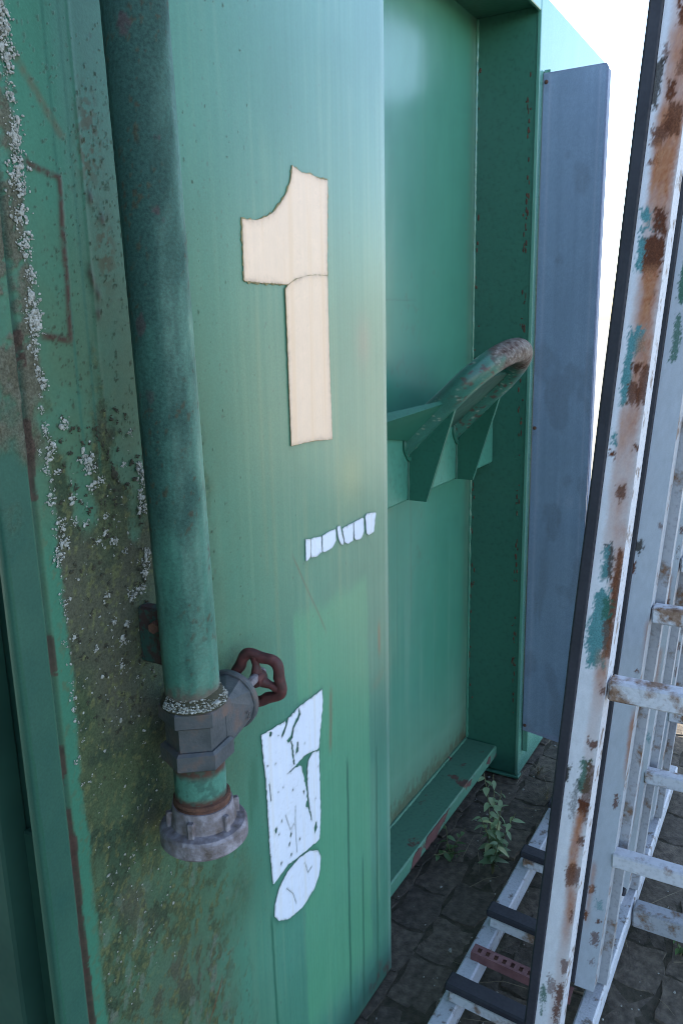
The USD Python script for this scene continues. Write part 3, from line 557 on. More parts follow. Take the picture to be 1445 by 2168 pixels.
pipe = obj('drain_pipe', grid_mesh(PP), M['pipe'], con, smooth=True, col=pc.reshape(-1, 3), aux=np.stack([0.32 + 0.35 * grime, 0.2 + 0.5 * grime, 0.5 * (1 - grime)], -1).reshape(-1, 3),
           label='thick green vertical pipe fixed in front of the panel')
el_ = [AX(2.30) + np.array([0, 0.10 * (1 - math.cos(a)), 0.10 * math.sin(a)]) for a in np.linspace(0, np.pi / 2, 10)]
obj('elbow', tube(np.array(el_), RP, 32), M['green_dark'], pipe, smooth=50)
# clamp holding it to the wall
obj('clamp', cat([rbox(0.774, 0.796, 0.742, 0.789, 1.140, 1.222, 0.003), rbox(0.770, 0.81, 0.738, 0.746, 1.212, 1.232, 0.002)]), M['beam_dark'], pipe)
obj('clamp_bolt', lathe([(0.0001, 0.012), (0.008, 0.012), (0.009, 0.0), (0.0001, 0.0)], 6, [-1, -0.3, 0], [0.773, 0.752, 1.20]), M['rust'], pipe)
def hexa(r, z0, z1, c, cut=0.0025, rotd=0):
    a = np.radians(rotd) + np.arange(6) * np.pi / 3
    v = [[c[0] + k * math.cos(t), c[1] + k * math.sin(t), z] for z, k in ((z0, r - cut * 2), (z0 + cut * 1.4, r), (z1 - cut * 1.4, r), (z1, r - cut * 2)) for t in a]
    return trimesh.convex.convex_hull(np.array(v))
c = AX(1.03)
vb = obj('valve_body', cat([hexa(0.0495, 1.074, 1.100, c, rotd=8), hexa(0.0420, 1.036, 1.078, c, 0.001, rotd=8), hexa(0.0505, 1.012, 1.040, c, rotd=8)]), M['brass'], pipe, label='dull grey gate valve body')
xa = np.array([1.0, 0, 0]); zc = 1.056
VT = trimesh.transformations.rotation_matrix(math.radians(11), [0, 0, 1], [c[0], 0.699, 0])
VT[1, 3] -= 0.004
def objv(name, mesh, *a, **k):
    mesh.apply_transform(VT); return obj(name, mesh, *a, **k)
# bonnet flaring from the body to a round cover, then nut, stem and wheel
a8 = [np.array([c[0] + 0.018, 0.699 + sy * 0.034, zc + sz]) for sy in (-1, 1) for sz in (-0.032, 0.036)] + [np.array([c[0] + 0.088, 0.699 + 0.043 * math.cos(t), zc + 0.043 * math.sin(t)]) for t in np.arange(12) * np.pi / 6]
objv('bonnet', trimesh.convex.convex_hull(np.array(a8)), M['brass'], pipe)
objv('bonnet_cover', lathe([(0.0001, 0.0), (0.044, 0.0), (0.0465, 0.002), (0.0465, 0.009), (0.043, 0.012), (0.0001, 0.013)], 48, xa, [c[0] + 0.0885, 0.699, zc]), M['brass'], pipe, smooth=35)
nut = hexa(0.015, 0, 0.021, (0, 0), 0.001); nut.apply_transform(trimesh.geometry.align_vectors([0, 0, 1], xa)); nut.apply_translation([c[0] + 0.101, 0.699, zc])
objv('gland_nut', nut, M['brass'], pipe)
objv('stem', lathe([(0.0075, 0), (0.0075, 0.09), (0.0001, 0.09)], 20, xa, [c[0] + 0.12, 0.699, zc - 0.005]), M['alu'], pipe, smooth=40)
# hand wheel: lobed rim, three spokes, hub
wx = c[0] + 0.196; wa = np.linspace(0, 2 * np.pi, 73)[:-1]
rim = [];
for t in wa:
    rr_ = 0.0395 + 0.0034 * math.cos(5 * t + 0.6); dy, dz = math.cos(t), math.sin(t)
    for k in range(10):
        q = 2 * np.pi * k / 10
        rim.append([wx + 0.0085 * math.sin(q), 0.699 + dy * (rr_ + 0.0098 * math.cos(q)), zc - 0.010 + dz * (rr_ + 0.0098 * math.cos(q))])
rim = np.array(rim).reshape(72, 10, 3); rim = np.concatenate([rim, rim[:1]], 0); rim = np.concatenate([rim, rim[:, :1]], 1)
wh = objv('hand_wheel', grid_mesh(rim), M['redwheel'], pipe, smooth=True, label='rusty red hand wheel')
for t in (1.45, 1.45 + 2.094, 1.45 + 4.189):
    p0 = np.array([wx - 0.004, 0.699 + 0.010 * math.cos(t), zc - 0.010 + 0.010 * math.sin(t)]); p1 = np.array([wx, 0.699 + 0.037 * math.cos(t), zc - 0.010 + 0.037 * math.sin(t)])
    objv('spoke', tube([p0, (p0 + p1) / 2, p1], [0.0095, 0.0062, 0.0095], 10), M['redwheel'], wh, smooth=50)
objv('hub', lathe([(0.0001, -0.018), (0.010, -0.018), (0.0135, -0.006), (0.0135, 0.006), (0.010, 0.010), (0.0001, 0.011)], 24, xa, [wx, 0.699, zc - 0.010]), M['redwheel'], wh, smooth=40)
# raised figure on the bonnet
tx = meshkit.text_mesh('2', 0.013, 0.0012); v = np.array(tx.vertices)
tx = trimesh.Trimesh(np.stack([c[0] + 0.062 + v[:, 0] * 0.9, 0.699 - 0.0432 - v[:, 2] - 0.12 * (v[:, 0] - 0.005), zc - 0.012 + v[:, 1]], 1), tx.faces, process=False)
objv('raised_figure', tx, M['brass'], pipe)
# nipple below, then the hose coupling
zn = np.linspace(0.945, 1.015, 36); TH, ZP = np.meshgrid(th, zn, indexing='ij')
nb = fb(TH * RP, ZP, 120, 120, 71, 3)
pc = lerp(np.ones(TH.shape + (3,)) * np.array([0.075, 0.195, 0.145]), (0.085, 0.045, 0.035), np.clip(ss(0.994, 1.006, ZP + 0.006 * nb) + ss(0.966, 0.956, ZP - 0.006 * nb), 0, 1))
pc = lerp(pc, (0.04, 0.09, 0.07), 0.6 * ss(0.55, 0.7, nb))
cn = AX(0.98)
obj('nipple', grid_mesh(np.stack([cn[0] + 0.0362 * np.cos(TH), cn[1] + 0.0362 * np.sin(TH), ZP], -1)), M['pipe'], pipe, smooth=True, col=pc.reshape(-1, 3), aux=np.stack([0.36 + 0 * nb, 0.2 + 0 * nb, 0 * nb], -1).reshape(-1, 3))
cc = AX(0.91)
rings = [(0.0365, 0.060), (0.040, 0.058), (0.0405, 0.053), (0.0385, 0.051), (0.0405, 0.049), (0.0405, 0.044), (0.039, 0.042)]
obj('rubber_ring', lathe([(r, h + 0.0) for r, h in rings], 48, None, [cc[0], cc[1], 0.897]), M['rust'], pipe, smooth=30)
cp = obj('hose_coupling', lathe([(0.037, 0.044), (0.0425, 0.043), (0.046, 0.022), (0.047, 0.014), (0.059, 0.011), (0.062, 0.007), (0.0625, -0.012), (0.058, -0.017), (0.040, -0.018), (0.040, 0.01)], 64, None, [cc[0], cc[1], 0.902]), M['alu'], pipe, smooth=35, label='corroded grey hose coupling')
for t in np.radians([200, 262, 322, 20, 80, 140]):
    m = rbox(-0.0045, 0.0045, -0.0045, 0.0045, -0.012, 0.017, 0.0015); m.apply_transform(trimesh.transformations.rotation_matrix(t, [0, 0, 1])); m.apply_translation([cc[0] + 0.0475 * math.cos(t), cc[1] + 0.0475 * math.sin(t), 0.920]); obj('lug', m, M['alu'], cp)
# crust of lichen on the valve's shoulder
L = []
for k in range(520):
    t = math.radians(155) + math.radians(170) * rng.random() ** 1.7; z = 1.101 + abs(rng.normal(0, 0.007)); s = trimesh.creation.icosphere(0, 1.0)
    s.vertices *= rng.uniform(.5, 1.3, (12, 1)); q1 = .0007 * math.exp(rng.normal(0, .45)); s.apply_scale([q1 * rng.uniform(1, 2), q1 * rng.uniform(1, 2), q1]); s.apply_translation([c[0] + (0.0455 - (z - 1.101) * 0.42) * math.cos(t), c[1] + (0.0455 - (z - 1.101) * 0.42) * math.sin(t), z]); L.append(s)
obj('lichen_ring', cat(L), M['lichen'], pipe, smooth=True, kind='stuff')
obj('dirt_collar', lathe([(0.046, 1.099), (0.043, 1.107), (0.0390, 1.115), (0.0374, 1.120)], 40, None, [c[0], c[1], 0]), M['moss'], pipe, smooth=True)

# ------------------------------------------------------------------ stickers on the panel
def jagged(poly, amp, seed, step=0.004):
    r = np.random.default_rng(seed); out = []
    p = Polygon(poly).buffer(0); g = p if p.geom_type == 'Polygon' else max(p.geoms, key=lambda q: q.area)
    ring = g.exterior; n = max(12, int(ring.length / step))
    for k in range(n):
        q = ring.interpolate(k / n, normalized=True); out.append((q.x + r.normal(0, amp), q.y + r.normal(0, amp)))
    return Polygon(out).buffer(0)
def decal(name, poly, y_out, mat, dirt=None, **kw):
    polys = [g for g in getattr(poly, 'geoms', [poly]) if g.area > 1e-6]
    ms = []
    for g in polys:
        m = trimesh.creation.extrude_polygon(g, 0.0010, engine='earcut'); v = np.array(m.vertices)
        m = trimesh.Trimesh(np.stack([v[:, 0], YF - y_out + v[:, 2], v[:, 1]], 1), m.faces, process=False); m.invert() if m.volume < 0 else None; ms.append(m)
    m = cat(ms)
    if dirt is None: return obj(name, m, mat, con, **kw)
    import shapely
    v, f = trimesh.remesh.subdivide_to_size(m.vertices, m.faces, 0.006, max_iter=14)
    d = shapely.distance(shapely.points(v[:, 0], v[:, 2]), poly.boundary)
    n1, n2, n3 = fb(v[:, 0], v[:, 2], 60, 50, 131), fb(v[:, 0], v[:, 2], 220, 200, 132, 3), fb(v[:, 0], v[:, 2], 90, 2.5, 133)
    c_ = np.ones((len(v), 3)) * dirt[0] * (0.95 + 0.08 * (n3 - 0.5) + 0.06 * (n1 - 0.5))[:, None]
    e = np.exp(-d / (dirt[2] * (0.25 + 1.5 * n1))) * (0.35 + 0.65 * n2)
    c_ = lerp(c_, dirt[1], np.clip(dirt[3] * e, 0, 1)); c_ = lerp(c_, np.array(dirt[1]) * 1.4, dirt[4] * ss(0.62, 0.74, n2) * ss(0.4, 0.65, n1)); c_ = lerp(c_, np.array(dirt[0]) * [0.86, 0.80, 0.68], 0.5 * ss(0.55, 0.8, n3))
    return obj(name, trimesh.Trimesh(v, f, process=False), M['stickerpaint'], con, col=c_, aux=np.stack([0.38 + 0.3 * e, 0.05 + 0.4 * e, 0 * e + 0.4], -1), **kw)
M['stickerpaint'] = painted('faded_sticker', 300.0, 0.10, 0.0003, 0.5)
CREAM = ((0.88, 0.62, 0.44), (0.20, 0.11, 0.065), 0.0035, 0.70, 0.06); STICK = ((0.77, 0.79, 0.88), (0.20, 0.20, 0.17), 0.0016, 0.8, 0.14)
from shapely import affinity
def chaikin(pts, sharp):
    return pts
up = jagged(ONE_UP, 0.0004, 1, 0.005)
decal('number_sticker', up, 0.0024, M['cream'], CREAM, label='upper piece of the cream figure 1')
decal('sticker_edge', jagged(ONE_UP, 0.0012, 2, 0.005).buffer(0.0016), 0.0019, M['creamedge'])
lo = jagged(ONE_LO, 0.0003, 3, 0.006)
decal('number_sticker', lo, 0.0030, M['cream'], CREAM, label='lower strip of the cream figure 1')
decal('sticker_edge', jagged(ONE_LO, 0.0004, 4, 0.005).buffer(0.0006), 0.0027, M['creamedge'])
for k, t in enumerate(T): decal('sticker_remnant', jagged(t, 0.0005, 10 + k, 0.004), 0.0020, M['sticker'], STICK)
ex = jagged(EXC, 0.0007, 20, 0.005)
for k, f in enumerate(FL): ex = ex.difference(jagged(f, 0.0008, 30 + k, 0.004))
rr = np.random.default_rng(9)
for k in range(26):                                   # small flakes broken out
    fx, fz, s = rr.uniform(1.05, 1.235), rr.uniform(0.59, 0.89), abs(rr.normal(0.0014, 0.0012)) + 0.0006
    ex = ex.difference(Polygon([(fx + s * rr.uniform(.4, 1.6) * math.cos(a), fz + s * 1.5 * rr.uniform(.4, 1.6) * math.sin(a)) for a in np.arange(7) * 0.9]).buffer(0))
def crack(pts, w): 
    from shapely.geometry import LineString
    return LineString(pts).buffer(w)
ex = ex.difference(crack([(1.14, 0.70), (1.137, 0.66), (1.139, 0.60)], 0.0005)).difference(crack([(1.106, 0.70), (1.120, 0.66), (1.133, 0.665)], 0.0004)).difference(crack([(1.06, 0.79), (1.063, 0.755)], 0.0012))
decal('exclamation_sticker', ex, 0.0020, M['sticker'], STICK, label='flaking white exclamation mark')
dt = jagged(Polygon(DOT).buffer(0.004).buffer(-0.004).exterior.coords[:-1], 0.0006, 40, 0.005).difference(crack([(1.165, 0.56), (1.175, 0.53), (1.190, 0.535)], 0.0005)).difference(crack([(1.10, 0.545), (1.12, 0.52), (1.13, 0.49)], 0.0004))
decal('exclamation_sticker', dt, 0.0020, M['sticker'], STICK, label='white dot of the exclamation mark')

# ------------------------------------------------------------------ lichen growing on the panel
LICH = [(0.6496, 1.4833, 3), (0.6569, 1.4647, 3), (0.6533, 1.4553, 3), (0.6795, 1.4866, 3), (0.6637, 1.4307, 2), (0.7117, 1.43, 5), (0.7074, 1.439, 4), (0.7285, 1.4091, 3), (0.7138, 1.4022, 3), (0.787, 1.4632, 2), (0.7718, 1.4214, 2), (0.7999, 1.4135, 4), (0.8029, 1.3971, 4), (0.7986, 1.3728, 4), (0.8, 1.3564, 4), (0.6565, 1.3637, 4), (0.6601, 1.342, 4), (0.6492, 1.3259, 4), (0.6976, 1.3585, 2), (0.6808, 1.3623, 2), (0.7311, 1.3598, 2), (0.7414, 1.3241, 3), (0.8027, 1.2924, 4), (0.7981, 1.2794, 4), (0.7935, 1.2663, 4), (0.7651, 1.2391, 4), (0.7847, 1.245, 3), (0.7286, 1.3383, 2), (0.6502, 1.6135, 5), (0.652, 1.6006, 4), (0.6474, 1.5748, 3), (0.65, 1.5503, 3), (0.6553, 1.5367, 3), (0.6463, 1.4006, 3), (0.6807, 1.3938, 2), (0.7163, 1.3302, 2), (0.7217, 1.2548, 2), (0.7289, 1.2156, 2), (0.7517, 1.2031, 2), (0.7602, 1.3057, 2), (0.6391, 1.4574, 2), (0.6434, 1.4351, 2), (0.6483, 1.9205, 5), (0.653, 1.8949, 5), (0.6507, 1.8785, 4), (0.6512, 1.8118, 4), (0.6508, 1.785, 5), (0.6485, 1.7678, 5), (0.6486, 1.7526, 5), (0.6471, 1.725, 5), (0.65, 1.6974, 4), (0.6484, 1.685, 4), (0.6527, 1.6585, 4), (0.6523, 1.6296, 5), (0.6499, 1.6114, 5), (0.6509, 1.8017, 4), (0.6512, 1.9119, 4), (0.6517, 1.9308, 4), (0.6503, 1.8445, 3), (0.6539, 1.8238, 3), (0.7427, 1.1822, 3), (0.7368, 1.1473, 3), (0.662, 1.2173, 2), (0.753, 1.2032, 2), (0.6941, 1.1895, 2)]
oct_ = trimesh.creation.icosphere(0, 1.0); tetra = trimesh.creation.icosphere(1, 1.0)
def crumbs(spots, per, seed):
    r = np.random.default_rng(seed); V, F, n = [], [], 0
    for x, z, s in spots:
        for k in range(int(per * s * 1.15)):
            dx, dz = r.normal(0, 0.0022 * s * 0.55, 2); a = 0.0006 * math.exp(r.normal(0, .5)) * (0.75 + 0.13 * s)
            v = oct_.vertices * (a * r.uniform(.8, 1.9), a * 0.6, a * r.uniform(.8, 1.9)) * r.uniform(.7, 1.3, (12, 1))
            V.append(v + [x + dx, YF - 0.0012 - r.uniform(0, 0.0007) * s * 0.5, z + dz]); F.append(oct_.faces + n); n += 12
    return trimesh.Trimesh(np.vstack(V), np.vstack(F), process=False)
obj('lichen', crumbs(LICH, 11, 3), M['lichen'], con, smooth=True, kind='stuff')
r5 = np.random.default_rng(15)
small = [(r5.uniform(0.655, 0.80), r5.uniform(0.62, 1.46), r5.choice([0.4, 0.6, 1.0])) for k in range(330)] + [(0.649 + r5.normal(0, 0.003), r5.uniform(1.0, 1.95), r5.choice([0.5, 1.0, 1.8])) for k in range(130)]
obj('lichen', crumbs(small, 4, 4), M['lichen'], con, smooth=True, kind='stuff')
obj('moss_crumbs', crumbs([(r5.uniform(0.66, 0.80), r5.uniform(1.05, 1.50), 1.4) for k in range(140)] + [(0.728 + t * 0.03 + r5.normal(0, 0.002), 1.475 - t * 0.075, 1.2) for t in np.linspace(0, 1, 20)], 7, 5), M['moss'], con, smooth=True, kind='stuff')

# ------------------------------------------------------------------ glazing rack
rack = thing('glazing_rack', 'white painted steel A-frame rack with black rubber strips, flaking to rust and green', 'rack')
LEAN = -0.0695
Y_W = lambda z: 0.358 + LEAN * z          # the uprights' left edge (towards the container)
UPX = [1.22, 1.60, 1.97, 2.34]
UW, UD, ZTOP = 0.043, 0.050, 2.45
def upright_front(x, seed, marks, tone):
    z = np.arange(0.11, ZTOP, 0.0028); s = np.linspace(0, 1, 26)
    S, Z = np.meshgrid(s, z, indexing='ij')
    a, b = fb(S * UW, Z, 150, 60, seed), fb(S * UW, Z, 420, 300, seed + 1, 3)
    n2 = fb(S * UW, Z, 60, 22, seed + 2)
    c_ = np.ones(S.shape + (3,)) * tone * (0.93 + 0.14 * (a - 0.5))[..., None]
    ro = 0.42 + 0.1 * a; h = 0.15 + 0 * a; dep = np.zeros(S.shape)
    for (z0, z1, s0, s1, kind, k) in marks:
        w = 0.020 * (a - 0.5) + 0.012 * (b - 0.5); ws = 0.30 * (n2 - 0.5) + 0.22 * (b - 0.5)
        if kind == 'streak':
            mk = ss(z0 - 0.05, z0 + 0.05, Z) * ss(z1 + 0.012, z1 - 0.012, Z) * ss(s0 - 0.13, s0 + 0.13, S + ws * 0.35) * ss(s1 + 0.13, s1 - 0.13, S + ws * 0.35) * (0.55 + 0.45 * a)
        else:
            mk = ss(-0.003, 0.003, np.minimum(Z - z0, z1 - Z) + w) * ss(-0.05, 0.05, np.minimum(S - s0, s1 - S) + ws)
        tgt = {'streak': lerp(np.ones(c_.shape) * ORANGE, (0.42, 0.20, 0.11), b), 'rust': lerp(np.ones(c_.shape) * RUST, (0.13, 0.045, 0.022), b), 'teal': lerp(np.ones(c_.shape) * TEAL, (0.10, 0.25, 0.27), a),
               'green': np.ones(c_.shape) * (0.035, 0.115, 0.08), 'dark': np.ones(c_.shape) * (0.035, 0.030, 0.024)}[kind]
        c_ = lerp(c_, tgt, np.clip(mk * k * (1.3 if kind == 'streak' else 1.05), 0, 1))
        if kind != 'streak': ro = ro + (0.8 - ro) * mk; h = np.maximum(h, mk); dep -= 0.0006 * mk
    dep = np.maximum(dep, -0.0009)
    P = np.stack([x - dep - 0.0, Y_W(Z) - S * UW, Z], -1)
    # rounded corner towards -y
    return grid_mesh(P), c_.reshape(-1, 3), np.stack([ro, h, 0 * h], -1).reshape(-1, 3)
ZPX = lambda py: float(np.interp(py, [0, 450, 1000, 1492, 2168], [1.995, 1.735, 1.375, 0.995, 0.36]))
def zone(y0, y1, s0, s1, kind, k=0.95): return (ZPX(y1), ZPX(y0), s0, s1, kind, k)
marks1 = [(0.3, 1.3, .55, 1.0, 'streak', .28), (1.25, 2.3, .25, 1.0, 'streak', .45), (1.0, 2.3, .7, 1.0, 'rust', .45) if False else (1.5, 2.2, .5, 1.0, 'streak', .35), zone(20, 120, .45, .9, 'streak', .5), zone(12, 55, .42, .75, 'rust'), zone(60, 230, .25, .95, 'streak', .6), zone(95, 130, .1, .35, 'rust', .7), zone(85, 160, .65, 1.0, 'rust', .6),
          zone(120, 215, -.1, .25, 'dark', .85), zone(165, 200, .3, .65, 'rust'), zone(215, 330, .2, 1.0, 'streak', .9), zone(215, 275, .45, .9, 'rust', .8), zone(255, 300, .2, .6, 'rust', .8), zone(320, 345, .15, .5, 'rust', .9),
          zone(300, 450, .25, .9, 'streak', .95), zone(435, 460, .1, .38, 'teal'), zone(445, 500, .55, .95, 'rust'), zone(475, 485, .1, .7, 'teal'), zone(490, 565, .15, .5, 'teal'), zone(490, 575, .38, .9, 'rust'), zone(560, 700, .4, .85, 'streak', .9),
          zone(610, 622, .75, .9, 'rust', .8), zone(685, 740, .2, .75, 'teal'), zone(700, 850, .15, .45, 'teal'), zone(700, 850, .5, .95, 'streak', .7), zone(755, 775, .45, .8, 'rust'), zone(765, 850, .75, 1.0, 'rust', .8), zone(800, 850, .4, .7, 'rust', .8),
          zone(850, 960, .25, .85, 'streak', .5), zone(912, 945, .1, .25, 'teal'), zone(950, 964, .02, .3, 'rust'), zone(935, 945, .85, 1.0, 'rust'), zone(1015, 1070, .5, .8, 'streak', .5), zone(1025, 1050, .55, .75, 'rust', .8),
          zone(1145, 1215, .35, .75, 'dark', .85), zone(1150, 1215, .3, .55, 'teal', .8), zone(1150, 1410, .72, 1.0, 'streak', .9), zone(1150, 1300, .7, 1.0, 'rust', .8), zone(1240, 1405, .12, .75, 'teal'), zone(1255, 1300, .5, .8, 'green', .8), zone(1300, 1385, .68, 1.0, 'rust', .7), zone(1370, 1390, .5, .9, 'streak', .8),
          zone(1405, 1470, .6, 1.0, 'streak', .5), zone(1440, 1462, .88, 1.0, 'rust', .8), zone(1555, 1570, .75, .92, 'rust', .85), zone(1610, 1645, -.05, .1, 'dark', .9), zone(1595, 1660, .4, .85, 'green', .85), zone(1600, 1720, .65, 1.0, 'rust', .7), zone(1640, 1720, .3, .6, 'dark', .5), zone(1670, 1700, .55, .9, 'rust', .95),
          zone(1700, 1860, .5, .85, 'streak', .85), zone(1745, 1765, .75, .92, 'rust', .8), zone(1810, 1850, .5, .95, 'rust', .75), zone(1855, 1960, .65, .95, 'streak', .7), zone(1905, 1925, .8, .95, 'rust', .8), zone(2010, 2040, .8, 1.0, 'rust', .7), zone(2065, 2168, .7, .95, 'rust', .85), zone(2060, 2100, .3, .6, 'rust', .6), zone(2085, 2150, .1, .3, 'green', .8)]
def many(seed, zlo=0.12, zhi=2.4, n=26, kinds=('rust', 'streak', 'teal', 'dark')):
    r = np.random.default_rng(seed); out = []
    for k in range(n):
        z = r.uniform(zlo, zhi); s = r.choice([0.0, 0.55, 0.8]) + r.uniform(-.1, .1); kd = r.choice(kinds, p=[.5, .25, .1, .15]); hgt = r.uniform(.008, .03) if kd != 'streak' else r.uniform(.06, .16)
        out.append((z, z + hgt, s, s + r.uniform(.08, .3), kd, r.uniform(.5, .95)))
    return out
marks2 = [(1.62, 1.74, .25, .8, 'green', .9), (1.52, 1.60, .3, .6, 'green', .8), (1.68, 1.72, .45, .75, 'dark', -0.0), (1.85, 2.05, .2, .9, 'dark', .35)] + many(77, n=22)
for k, x in enumerate(UPX):
    tone = WHITE if k == 0 else np.array([0.42, 0.45, 0.51]) if k == 1 else np.array([0.46, 0.48, 0.52])
    g, c_, ax_ = upright_front(x, 100 + k * 7, marks1 if k == 0 else marks2 if k == 1 else many(200 + k), tone)
    yb, yt = Y_W(0.11), Y_W(ZTOP)
    # tube behind its front face
    def slab(x0, x1, d0, d1, z0=0.11, z1=ZTOP, r=0.0):
        """A leaning bar: d0..d1 are offsets towards -y from the uprights' left edge."""
        v = [[xx, Y_W(zz_) - dd, zz_] for xx in (x0, x1) for dd in (d0, d1) for zz_ in (z0, z1)]
        return trimesh.convex.convex_hull(np.array(v))
    upr = obj('upright', cat([slab(x + 0.0012, x + UD, 0.0, UW)]), M['railpaint' if k == 0 else 'greypaint'], rack)
    obj('painted_face', g, M['rackpaint'], upr, smooth=True, col=c_, aux=ax_)
    # rubber strip, with a slight bulge
    zr = np.linspace(0.12, ZTOP, 60); bul = 0.0016 * (fb(zr, zr, 6, 0, 300 + k, 2) - 0.5)
    Pr = []
    for i, zq in enumerate(zr):
        y0 = Y_W(zq) + 0.0005; y1 = y0 + 0.0185 + bul[i]
        Pr.append([[x + 0.004, y0, zq], [x - 0.003, y0, zq], [x - 0.0045, y0 + 0.002, zq], [x - 0.0045, y1 - 0.003, zq], [x - 0.002, y1, zq], [x + UD, y1, zq], [x + UD + 0.002, y0, zq]])
    obj('rubber_strip', grid_mesh(np.array(Pr)), M['rubber'], upr, smooth=35)
    if k: obj('flat_bar', slab(x + 0.060, x + 0.090, UW - 0.02, UW + 0.018, 0.085, ZTOP), M['greypaint'], upr)
# braces running from the uprights to the other half of the frame
def brace(x, z, y0, y1, w=0.034, h=0.034, mat='whitepaint'):
    obj('cross_brace', rbox(x, x + w, y1, y0, z - h, z, 0.0035), M[mat], rack)
for k, x in enumerate(UPX):
    brace(x + 0.003, 1.042, Y_W(1.05) - UW - 0.001, -0.90)
    if k: brace(x - 0.004, 0.478, Y_W(0.47) - UW + 0.004, -0.98)
    if k == 2: obj('cross_beam', rbox(x - 0.02, x + 0.03, -1.10, 0.288, 0.030, 0.084, 0.004), M['greypaint'], rack)
# base rails
rail_x = [(0.55, 4.2)]
obj('base_rail', rbox(0.9, 2.75, 0.566, 0.607, 0.045, 0.098, 0.004), M['railpaint'], rack)
obj('base_rail', rbox(0.9, 2.75, 0.292, 0.333, 0.030, 0.082, 0.004), M['railpaint'], rack)
obj('base_rail', rbox(0.9, 2.75, -1.14, -1.103, 0.030, 0.082, 0.004), M['railpaint'], rack)
obj('base_rail', rbox(0.9, 2.75, -1.42, -1.38, 0.045, 0.098, 0.004), M['railpaint'], rack)
for k, x in enumerate(UPX):       # the mirrored uprights of the other side
    v = [[xx, -1.03 - LEAN * zz_ + dd, zz_] for xx in (x, x + UD) for dd in (0, UW) for zz_ in (0.086, ZTOP)]
    obj('upright', trimesh.convex.convex_hull(np.array(v)), M['greypaint'], rack)
# rubber-covered supports that panes stand on
def tilted(m, y_pivot, z_pivot, ang=-0.075):
    m.apply_transform(trimesh.transformations.rotation_matrix(-ang, [1, 0, 0], [0, y_pivot, z_pivot])); return m
for x in (1.165, 1.425, 1.690, 1.955, 2.225, 2.495):
    pd = obj('support_bar', tilted(rbox(x + 0.003, x + 0.041, 0.318, 0.590, 0.0995, 0.127, 0.003), 0.59, 0.10), M['whitepaint'], rack)
    obj('rubber_pad', tilted(rbox(x, x + 0.044, 0.312, 0.600, 0.1275, 0.147, 0.004), 0.59, 0.10), M['rubber'], pd)
# perforated strip
ps = sbox(-0.0, -0.24, 0.030, 0.0)
for i in range(11):
    ps = ps.difference(sbox(0.007, -0.012 - i * 0.0205 - 0.0095, 0.022, -0.012 - i * 0.0205))
m = trimesh.creation.extrude_polygon(ps, 0.003, engine='earcut'); m.apply_translation([1.570, 0.590, 0.118])
fl = bx(1.570, 1.573, 0.35, 0.59, 0.098, 0.1175)
pst = obj('perforated_strip', tilted(m, 0.59, 0.118), M['redrust'], rack)
obj('backing', tilted(bx(1.574, 1.599, 0.352, 0.588, 0.106, 0.1165), 0.59, 0.118), M['rust'], pst)
obj('perforated_strip', tilted(fl, 0.59, 0.118), M['redrust'], rack)

# ------------------------------------------------------------------ weeds
def leaf_mesh(L, W, curl, seed):
    r = np.random.default_rng(seed); n = 8; V, F = [], []
    for i in range(n):
        t = i / (n - 1); w = W * (math.sin(math.pi * min(1, t ** 0.75)) ** 0.9) * (1 - 0.25 * t) + 0.0002
        zc_ = -curl * L * t * t
        for s in (-1, 0, 1): V.append([L * t, s * w / 2, zc_ + abs(s) * w * 0.14])
    for i in range(n - 1):
        for k in range(2):
            a = i * 3 + k; F += [[a, a + 3, a + 4], [a, a + 4, a + 1]]
    return trimesh.Trimesh(V, F, process=False)
def orient(m, yaw, pitch, roll, p):
    T_ = trimesh.transformations.euler_matrix(roll, pitch, yaw, 'sxyz'); m.apply_transform(T_); m.apply_translation(p); return m
def weed(name, label, base, stems, seed, mat='leaf', lsize=(0.028, 0.042)):
    r = np.random.default_rng(seed); t = thing(name, label, 'weed')
    for (dx, dy, h, nl) in stems:
        p0 = np.array(base); path = [p0 + [dx * s ** 1.5 + 0.006 * math.sin(7 * s + dx * 90), dy * s ** 1.5, h * s] for s in np.linspace(0, 1, 9)]
        obj('stem', tube(path, np.linspace(0.0022, 0.0010, 9), 6), M['stem'], t, smooth=True)
        for i in range(nl):
            s = 0.22 + 0.78 * (i + r.uniform(0, 0.6)) / nl; k = min(s, 1) * 8; i0_ = min(int(k), 7); p = path[i0_] + (path[i0_ + 1] - path[i0_]) * (k - i0_)
            Lf = r.uniform(*lsize) * (1.1 - 0.45 * s); yaw = i * 2.4 + r.uniform(-.5, .5)
            obj('leaf', orient(leaf_mesh(Lf, Lf * r.uniform(.48, .62), r.uniform(.1, .5), i), yaw, r.uniform(-0.5, 0.9), r.uniform(-.4, .4), p), M[mat], t, smooth=True)
    return t
weed('tall_weed', 'tall leafy green weed growing up between the ledge and the rack', (2.02, 0.695, 0.0), [(0.03, 0.045, 0.30, 15), (0.06, 0.0, 0.24, 14), (-0.03, 0.03, 0.20, 12), (0.05, -0.05, 0.19, 12), (-0.05, -0.03, 0.14, 10), (0.10, 0.04, 0.26, 13), (0.0, -0.02, 0.22, 12)], 5, lsize=(0.036, 0.056))
weed('low_weed', 'low weed with few round leaves creeping beside the container', (2.03, 0.835, 0.0), [(-0.08, 0.02, 0.05, 6), (0.07, -0.02, 0.06, 5), (0.02, 0.03, 0.09, 4), (-0.03, -0.05, 0.04, 4)], 8, 'leaf2', (0.03, 0.045))
weed('small_sprout', 'tiny green sprout under the black rubber pads', (1.84, 0.535, 0.0), [(0.01, 0.02, 0.04, 4), (-0.02, 0.0, 0.03, 4)], 9, 'leaf2', (0.016, 0.024))
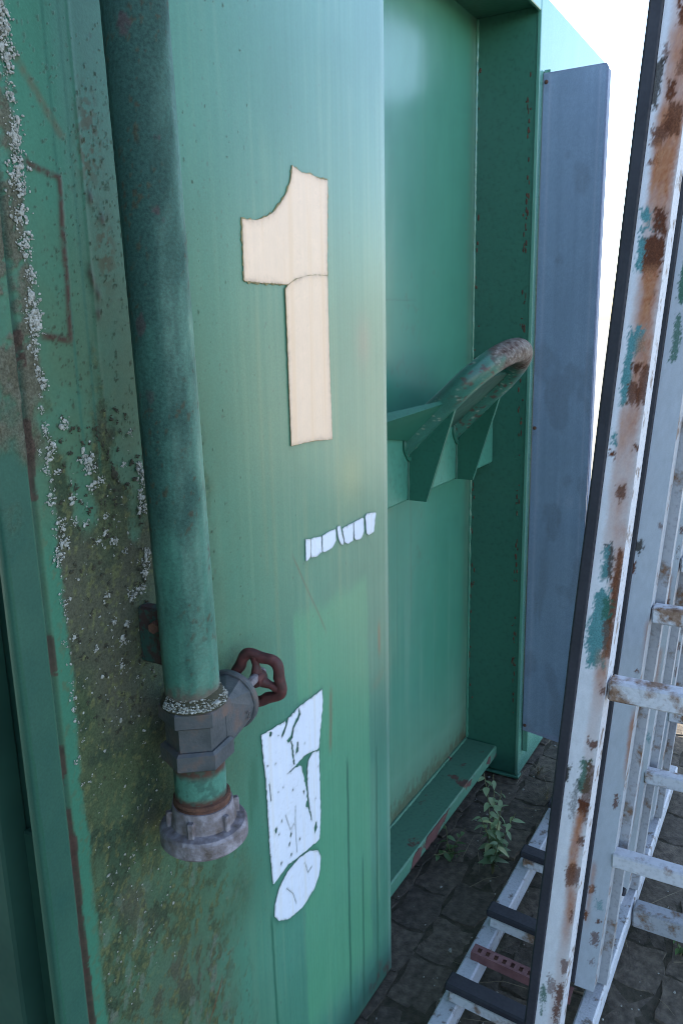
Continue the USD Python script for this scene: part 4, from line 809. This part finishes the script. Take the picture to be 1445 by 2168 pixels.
weed('seedling', 'small green seedling right of the rack at the bottom', (1.95, 0.165, 0.0), [(0.02, 0.02, 0.03, 5), (-0.02, -0.02, 0.03, 5), (0.03, -0.03, 0.03, 4)], 10, 'leaf2', (0.018, 0.028))
def tuft(name, label, base, n, L, seed, mat='straw'):
    r = np.random.default_rng(seed); t = thing(name, label, 'grass'); ms = []
    for k in range(n):
        a, l, f = r.uniform(0, 6.28), L * r.uniform(.5, 1.1), r.uniform(.3, .9)
        path = [np.array(base) + [math.cos(a) * l * f * s ** 1.3 + r.normal(0, .004), math.sin(a) * l * f * s ** 1.3, 0.002 + l * (1 - f * 0.7) * math.sin(s * 1.7)] for s in np.linspace(0, 1, 6)]
        ms.append(tube(path, np.linspace(0.0013, 0.0004, 6), 4))
    obj('blades', cat(ms), M[mat], t, smooth=True, kind='stuff')
tuft('grass_tuft', 'pale dry grass tuft at the foot of the green column', (2.60, 0.735, 0), 22, 0.07, 1)
tuft('grass_tuft', 'pale dry grass tuft next to the far end of the white base rail', (2.47, 0.665, 0), 16, 0.06, 2)
lt = thing('ground_litter', 'scattered straw bits and pale chips on the dark paving', kind='stuff')
ms, ch = [], []
r7 = np.random.default_rng(21)
for k in range(90):
    x, y = r7.uniform(1.3, 3.6), r7.uniform(0.05, 0.86); a, l = r7.uniform(0, 6.28), r7.uniform(0.02, 0.13)
    ms.append(tube([[x, y, 0.006], [x + math.cos(a) * l * .5 + r7.normal(0, .006), y + math.sin(a) * l * .5, 0.006 + r7.uniform(0, .012)], [x + math.cos(a) * l, y + math.sin(a) * l, 0.005]], [0.0009, 0.0007, 0.0004], 4))
for k in range(420):
    x, y = r7.uniform(1.2, 3.8), r7.uniform(0.0, 0.95); s = tetra.copy() if False else trimesh.creation.icosphere(0, 1.0); s.vertices *= r7.uniform(.5, 1.3, (12, 1)); q = abs(r7.normal(0.0012, .0012)) + .0007; s.apply_scale([q * 1.3, q, q * .7]); s.apply_translation([x, y, 0.003]); ch.append(s)
obj('straw', cat(ms), M['straw'], lt, smooth=True, kind='stuff')
obj('chips', cat(ch), M['lichen'], lt, kind='stuff')

# ------------------------------------------------------------------ the next container along, left of where the picture is taken
nb_ = thing('neighbour_container', 'dark green container standing across the narrow passage on the left', 'container')
NX0, NX1, NY0, NY1 = -3.1, -0.55, -0.3, 5.6
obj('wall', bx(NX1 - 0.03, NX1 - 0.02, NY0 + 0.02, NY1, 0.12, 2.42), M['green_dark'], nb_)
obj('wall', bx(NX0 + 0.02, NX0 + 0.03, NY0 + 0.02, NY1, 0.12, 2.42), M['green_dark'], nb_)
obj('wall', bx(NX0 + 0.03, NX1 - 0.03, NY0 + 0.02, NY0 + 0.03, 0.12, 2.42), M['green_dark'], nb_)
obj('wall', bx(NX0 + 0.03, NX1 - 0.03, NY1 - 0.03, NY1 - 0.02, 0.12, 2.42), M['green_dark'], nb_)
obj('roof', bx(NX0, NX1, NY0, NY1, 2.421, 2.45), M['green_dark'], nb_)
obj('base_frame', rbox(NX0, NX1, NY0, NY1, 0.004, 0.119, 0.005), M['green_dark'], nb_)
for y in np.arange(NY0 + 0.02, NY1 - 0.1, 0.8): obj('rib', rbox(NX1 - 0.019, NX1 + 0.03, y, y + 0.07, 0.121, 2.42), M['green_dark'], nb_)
